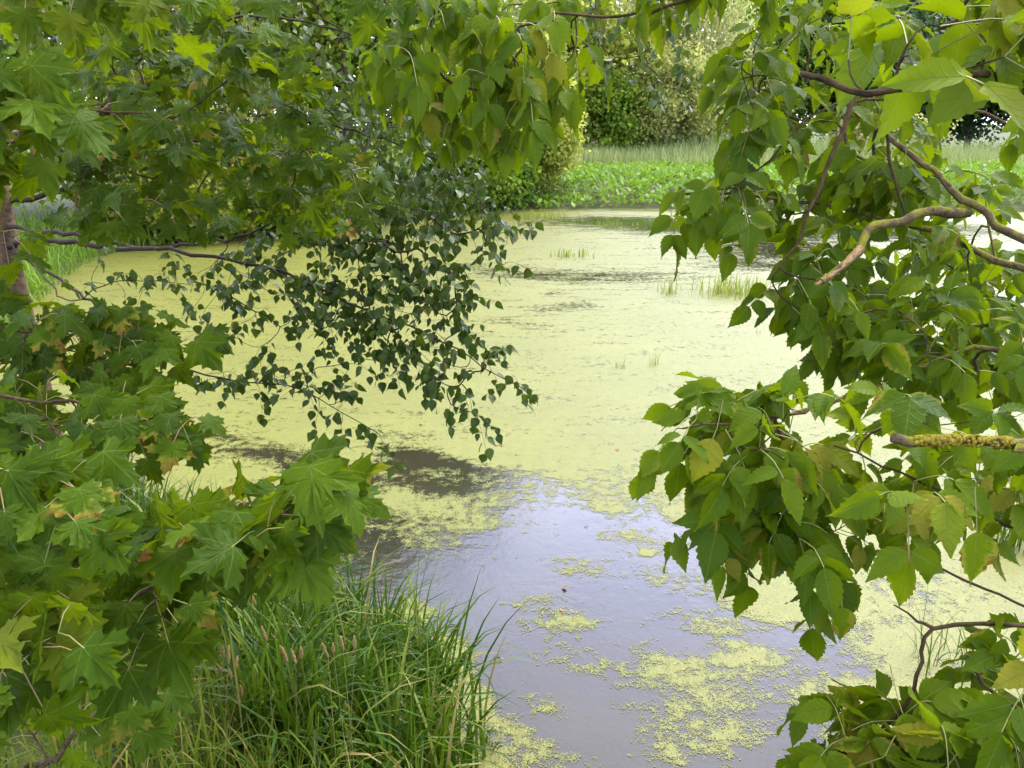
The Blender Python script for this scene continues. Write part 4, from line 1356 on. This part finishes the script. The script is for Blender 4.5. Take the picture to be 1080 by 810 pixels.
# yellow lichen stub
b_, L = elder_limb([TE(2.5), P(1200, 476, 0.98), P(1084, 468, 0.93), P(1050, 467, 0.92), P(1010, 464, 0.91), P(975, 466, 0.90), P(942, 462, 0.89)], 0.0085, 0.0058, [], 318, 'elder_bark', wob=0.0012)
b_['label'] = 'broken branch stub wrapped in yellow lichen'
mb = MB()
rl = np.random.default_rng(9)
pth = np.array([P(1066, 467.5, 0.924), P(1050, 467, 0.92), P(1010, 464, 0.91), P(990, 465, 0.905), P(962, 465, 0.896)])
for i in range(420):
    f = rl.random() ** 0.9
    x = f * 4
    k = min(3, int(x))
    c = pth[k] + (pth[k + 1] - pth[k]) * (x - k)
    th = rl.normal(1.9, 1.15)
    ax = norm(pth[k + 1] - pth[k])
    a1 = norm(np.cross(ax, vec(0, 0, 1)))
    a2 = np.cross(a1, ax)
    out = math.cos(th) * a1 + math.sin(th) * a2
    rb = 0.0074 - 0.0016 * f
    r_ = rl.uniform(0.0014, 0.0042)
    n = 6
    an = np.arange(n) * 1.047 + rl.uniform(0, 1)
    tg1, tg2 = ax, np.cross(out, ax)
    ring = c + out * rb + (np.cos(an)[:, None] * tg1 + np.sin(an)[:, None] * tg2) * (r_ * rl.uniform(0.7, 1.3, n))[:, None] + out * rl.uniform(-0.0006, 0.001, n)[:, None]
    V = np.vstack([ring, c + out * (rb + r_ * rl.uniform(0.2, 0.6)), c + out * (rb - 0.002)])
    q = np.arange(n)
    F = np.vstack([np.stack([q, (q + 1) % n, np.full(n, n)], 1), np.stack([(q + 1) % n, q, np.full(n, n + 1)], 1)])
    mb.add(V, F, 0, np.tile([[rl.random(), rl.random()]], (n + 2, 1)), rl.random())
mb.build('lichen', M['lichen'], b_)
# crown above the frame and the top-centre hanging branches
elder_limb([TE(4.4), P(1150, -160, 1.7), P(900, -60, 1.8), P(725, 0, 1.85), P(655, 17, 1.85), P(590, 14, 1.85)], 0.016, 0.003,
           [([(520, 0), (590, -10), (615, 20), (600, 75), (570, 95), (540, 105), (515, 80)], 16, 1.7, 2.0),
            ([(640, -60), (800, -80), (800, -10), (720, -12), (660, -20)], 10, 1.7, 2.0)], 319, 'twig', bright=0.42, skip=0.5, droop=1.3)
elder_limb([TE(4.8), P(900, -260, 1.9), P(600, -160, 1.9), P(470, -60, 1.9), P(458, 0, 1.9), P(455, 60, 1.9), P(468, 82, 1.9), P(485, 92, 1.9), P(508, 96, 1.9), P(522, 106, 1.9)], 0.015, 0.003,
           [([(395, 10), (460, -10), (530, 10), (545, 90), (520, 125), (490, 130), (430, 110), (400, 70)], 20, 1.75, 2.1)], 320, 'twig', bright=0.42, skip=0.6, droop=1.3)
elder_limb([TE(4.6), P(1150, -250, 1.9), P(900, -160, 2.0), P(760, -80, 2.1)], 0.02, 0.004,
           [([(640, -300), (1250, -320), (1250, 0), (900, 20), (760, -10), (640, -120)], 44, 1.7, 2.8)], 321, gap=28)
elder_limb([TE(2.4), P(1300, 450, 2.2), P(1160, 430, 2.2), P(1100, 420, 2.2)], 0.016, 0.004,
           [([(1085, 60), (1350, 60), (1350, 800), (1090, 800)], 40, 1.5, 2.8)], 322, gap=32)

# ---------------------------------------------------------------- small things on and beside the water
rs = np.random.default_rng(88)
M['tuft'] = plain_leaf('water_plant_blade', [(0, (0.10, 0.17, 0.02)), (0.5, (0.16, 0.22, 0.025)), (1, (0.26, 0.24, 0.05))], 0.45, 0.5, (0.24, 0.30, 0.03), 0.15)
TUFTS = [  # photo position of the foot, half width and depth of the patch (m), blades, height, label
    (653, 388, 0.07, 0.05, 10, 0.20, 'small left one of two thin green reed tufts in mid pond'),
    (690, 385, 0.08, 0.05, 11, 0.25, 'right one of two thin green reed tufts in mid pond'),
    (708, 310, 0.22, 0.2, 36, 0.34, 'narrow reed tuft in the duckweed left of the wide one'),
    (772, 310, 0.62, 0.5, 260, 0.42, 'wide yellowish reed tuft in the duckweed by the right branches'),
    (604, 271, 0.6, 0.25, 60, 0.3, 'low sparse reed tuft farthest out in the duckweed'),
    (800, 352, 0.1, 0.06, 5, 0.2, 'faint few bladed reed tuft below the wide one'),
    (270, 388, 0.1, 0.1, 12, 0.25, 'little reed tuft showing between the maple and birch leaves'),
    (568, 231, 0.9, 0.4, 90, 0.45, 'bushy reed tuft at the corner of the far bank'),
    (640, 238, 0.9, 0.3, 40, 0.22, 'flat reed tuft in the grey water before the marsh plants'),
]
for (px, py, wx, wy, nb_, hh_, lab) in TUFTS:
    g = G(px, py)
    q = np.column_stack([g[0] + rs.normal(0, wx * 0.6, nb_), g[1] + rs.normal(0, wy * 0.6, nb_), np.full(nb_, -0.03)])
    mb = MB()
    blades(mb, q - [g[0], g[1], 0], rs.uniform(0.5, 1.1, nb_) * hh_, rs.uniform(0.008, 0.013, nb_) * max(1, g[1] / 11), np.abs(rs.normal(0.35, 0.4, nb_)), rs, None, 4)
    o = mb.build('reed_tuft', M['tuft'])
    o.location = (g[0], g[1], 0)
    tag(o, lab, 'reed tuft', 'reed tufts standing in the pond')

# narrow sedge clump on the right bank
for (px, py, nb_, hh_, lab) in ((1072, 575, 130, 0.5, 'dark sedge clump on the right bank behind the hanging leaves'), (1008, 700, 34, 0.5, 'thin sedge clump at the lower right by the forked bare twig')):
    g = G(px, py)
    q = np.column_stack([rs.normal(0, 0.16, nb_), rs.normal(0, 0.12, nb_), np.full(nb_, -0.02)])
    mb = MB()
    blades(mb, q, rs.uniform(0.4, 1.0, nb_) * hh_, rs.uniform(0.006, 0.012, nb_), np.abs(rs.normal(0.7, 0.4, nb_)), rs, None, 5)
    o = mb.build('sedge_clump', M['sedge'])
    o.location = (g[0], g[1], max(0.0, float(ground_h(g[0], g[1]))))
    tag(o, lab, 'sedge')

# brown foxtail heads over the bank grass
t = NT('seed_head')
M['seed'] = t.done(t.bsdf(t.ramp(t.noise(180, 3, t.pos()), [(0.3, (0.10, 0.065, 0.016)), (0.7, (0.29, 0.19, 0.055))]), 0.8))
t = NT('dry_stem')
M['stem'] = t.done(t.bsdf((0.17, 0.16, 0.05), 0.6))
SEEDS = [(236, 694), (241, 700), (248, 706), (233, 708), (244, 716), (298, 690), (303, 698), (312, 700), (318, 695), (281, 676), (346, 694), (352, 690), (362, 686), (374, 684), (255, 735)]
for i, (px, py) in enumerate(SEEDS):
    top = P(px, py, rs.uniform(2.75, 3.05))
    bx, by = top[0] + rs.normal(0, 0.05), top[1] + rs.normal(0, 0.05)
    bz_ = float(ground_h(bx, by)) - 0.02
    r_ = thing('foxtail_grass', (bx, by, bz_), 'brown foxtail seed head on a thin stem above the bank grass', 'grass stem', 'brown foxtail heads in the bank grass')
    pth = spline([vec(bx, by, bz_), vec((bx + top[0]) / 2, (by + top[1]) / 2, bz_ + (top[2] - bz_) * 0.55), top], 0.06)
    mb = MB()
    tube(mb, pth, np.linspace(0.0022, 0.0012, len(pth)), 4)
    mb.build('stem', M['stem'], r_)
    d = norm(pth[-1] - pth[-2] + rs.normal(0, 0.01, 3))
    hl = rs.uniform(0.05, 0.08)
    pp = top + d * np.linspace(0, hl, 9)[:, None]
    mb = MB()
    tube(mb, pp, 0.0062 * np.array([0.5, 0.85, 1, 1, 1, 0.95, 0.85, 0.65, 0.3]), 8, 0, 0, True, 0.45)
    mb.build('seed_head', M['seed'], r_)

# fallen leaves on the duckweed and broken reed blades in the water
M['dead'] = plain_leaf('dead_leaf', [(0, (0.12, 0.05, 0.03)), (0.5, (0.24, 0.13, 0.07)), (1, (0.28, 0.24, 0.06))], 0.1, 0.6)
for (px, py, sz, tone, lab) in ((761, 531, 0.075, 0.1, 'crumpled brown leaf floating beside the lower right leaf spray'), (446, 449, 0.06, 0.5, 'pinkish curled leaf floating on the duckweed below the birch tips'),
                                (697, 432, 0.08, 0.95, 'yellowish curled leaf floating above the right leaf spray'), (652, 474, 0.06, 0.3, 'dry curled leaf floating at the tip of the leaf spray'), (598, 622, 0.05, 0.2, 'small brown leaf floating in the dark water'),
                                (831, 441, 0.05, 0.2, 'reddish leaf floating behind the spray twig'), (593, 646, 0.04, 0.5, 'tan leaf scrap floating beside a duckweed patch')):
    g = G(px, py)
    mb = MB()
    for j in range(2 if tone < 0.2 else 1):
        V, F, uv = ovate_template(rs, 'elder')
        V = V.copy()
        V[:, 2] = np.abs(V[:, 0]) * rs.uniform(0.5, 1.3) + 0.12 * np.sin(V[:, 1] * 7 + j) + 0.15
        a = rs.uniform(0, 6.28)
        mb.inst(V * sz * [1.3, 1, 0.7], F, uv, np.array([[[math.cos(a), -math.sin(a), 0], [math.sin(a), math.cos(a), 0], [0, 0, 1]]]), np.array([[0, 0, 0.0]]), np.array([tone]))
    o = mb.build('fallen_leaf', M['dead'])
    o.location = (g[0], g[1], 0.006)
    tag(o, lab, 'leaf', 'fallen leaves on the pond')
M['wetblade'] = plain_leaf('wet_blade', [(0, (0.03, 0.03, 0.014)), (1, (0.06, 0.085, 0.02))], 0.1, 0.35)
for (px, py, px2, py2, lab) in ((482, 778, 508, 803, 'dark broken reed blade nearest the sedge'), (505, 772, 540, 760, 'long broken reed blade pointing to the right'), (515, 778, 535, 800, 'broken reed blade bent into the water'),
                                (500, 785, 470, 768, 'short broken reed blade lying toward the sedge'), (520, 790, 545, 785, 'broken reed blade lying flat on the duckweed')):
    a, b = G(px, py, 0.02), G(px2, py2, 0.05)
    L_ = float(np.linalg.norm(b - a))
    mb = MB()
    nn_ = 5
    blades(mb, rs.normal(0, 0.012, (nn_, 3)) * [1, 1, 0], rs.uniform(0.7, 1.3, nn_) * L_, rs.uniform(0.007, 0.012, nn_), rs.uniform(1.2, 1.6, nn_), rs, math.atan2(b[1] - a[1], b[0] - a[0]) + rs.normal(0, 0.2, nn_), 5)
    o = mb.build('broken_reed', M['wetblade'])
    o.location = (a[0], a[1], 0.0)
    tag(o, lab, 'reed', 'broken reeds floating by the sedge')

# grey leaved willow shrub standing at the near bank behind the maple leaves
M['willow'] = plain_leaf('grey_willow_leaf', [(0, (0.07, 0.10, 0.05)), (0.5, (0.12, 0.15, 0.085)), (1, (0.20, 0.21, 0.14))], 0.2, 0.5, (0.14, 0.17, 0.07))
g = G(135, 590, 0.0)
gz = float(ground_h(g[0], g[1]))
wroot = thing('willow_shrub', (g[0], g[1], gz - 0.03), 'small grey leaved willow shrub on the near bank behind the maple leaves', 'shrub')
mb, mc = MB(), MB()
for i in range(26):
    a, l = rs.uniform(0, 6.28), rs.uniform(0.05, 0.42)
    h = rs.uniform(0.6, 1.15)
    p0 = vec(g[0], g[1], gz - 0.02) + rs.normal(0, 0.05, 3) * [1, 1, 0]
    pth = spline([p0, p0 + vec(math.cos(a) * l * 0.5, math.sin(a) * l * 0.5, h * 0.55), p0 + vec(math.cos(a) * l, math.sin(a) * l, h)], 0.05)
    tube(mb, pth, np.linspace(0.006, 0.0015, len(pth)), 5, 0, 0, False)
    k = 60
    f = rs.uniform(0.25, 1, k)
    pt = np.stack([np.interp(f * (len(pth) - 1), np.arange(len(pth)), pth[:, c_]) for c_ in range(3)], 1)
    td = norm(rs.normal(0, 1, (k, 3)) + vec(0, 0, 0.5))
    mc.inst(FAR_V * [0.5, 1.1, 1], FAR_F, FAR_V[:, :2], frames(td, norm(rs.normal(0, 1, (k, 3)) + vec(0, -0.2, 1))) * rs.uniform(0.02, 0.042, k)[:, None, None], pt, rs.random(k))
mb.build('stem', M['twig'], wroot)
mc.build('foliage', M['willow'], wroot)

rng = np.random.default_rng(330)  # unseen box elder crown overhead, put in to shade the foreground leaves
L = Limb([TE(ez + 4.0), vec(2.0, 0.7, 5.2), vec(1.2, 0.0, 5.6), vec(0.4, -0.5, 5.9)], 0.035, 0.008, rng)
L.grow(overhead(0.3, 2.8, -1.5, 1.3, 4.7, 6.2, 80, rng), 0.05)
b_ = L.build('branch', M['elder_bark'], eroot)
mb = MB()
elder_leaves(mb, L, rng, 0.1, (3, 5))
mb.build('foliage', [M['elder_leaf'], M['petiole']], b_)

# bunches of winged seeds hanging from the top-centre branch
M['samara'] = plain_leaf('winged_seed', [(0, (0.12, 0.18, 0.02)), (1, (0.26, 0.27, 0.05))], 0.4, 0.5, (0.3, 0.32, 0.03), 0.15)
seedbranch = [o for o in eroot.children if o.name.startswith('branch')][-4]
rng = np.random.default_rng(401)
for (px, py, d) in ((574, 42, 1.82), (586, 52, 1.85), (506, 118, 1.86)):
    top = P(px, py, d)
    mb = MB()
    pth = spline([top + vec(0, 0, 0.05), top, top + vec(0.004, 0, -0.09)], 0.02)
    tube(mb, pth, 0.0007, 3)
    for i in range(14):
        o = top + vec(0, 0, -0.09 * i / 14)
        td = norm(rng.normal(0, 0.5, 3) + vec(0, 0, -1))
        V, F, uv = T_ELDER[i % 12]
        mb.inst(V * [0.42, 1, 1], F, uv, frames(td[None], rng.normal(0, 1, (1, 3))) * 0.034, o[None], np.array([rng.random()]))
    mb.build('seed_cluster', M['samara'], seedbranch)

# a few turned leaves that stand out from the green
for (limb_no, px, py, d, td, sz, r_) in ((308, 752, 462, 1.40, (-0.35, -0.2, -0.9), 0.095, 1.0), (309, 1030, 560, 1.25, (0.1, -0.2, -1), 0.10, 0.957), (311, 952, 752, 1.2, (0.2, -0.5, -0.7), 0.075, 0.955), (311, 888, 640, 1.42, (0.1, -0.2, -1), 0.075, 0.955)):
    mb = MB()
    V, F, uv = T_ELDER[4]
    st = P(px, py, d)
    tv = norm(vec(*td))
    mb.inst(V, F, uv, frames(tv[None], vec(0.1, -0.9, 0.4)[None]) * sz, st[None], np.array([r_]))
    tube(mb, np.array([st - tv * 0.05 + vec(0, 0.01, 0.02), st - tv * 0.02, st]), 0.0011, 3, 1, 0.3, False)
    near = min((o for o in eroot.children if o.name.startswith('branch')), key=lambda o: min((np.linalg.norm(np.array(v.co) - st) for v in o.data.vertices)))
    o = mb.build('turned_leaf', [M['elder_leaf'], M['petiole']], near)
    o['label'] = 'yellowing leaf' if r_ == 1.0 else 'leaf with scorched brown edges'
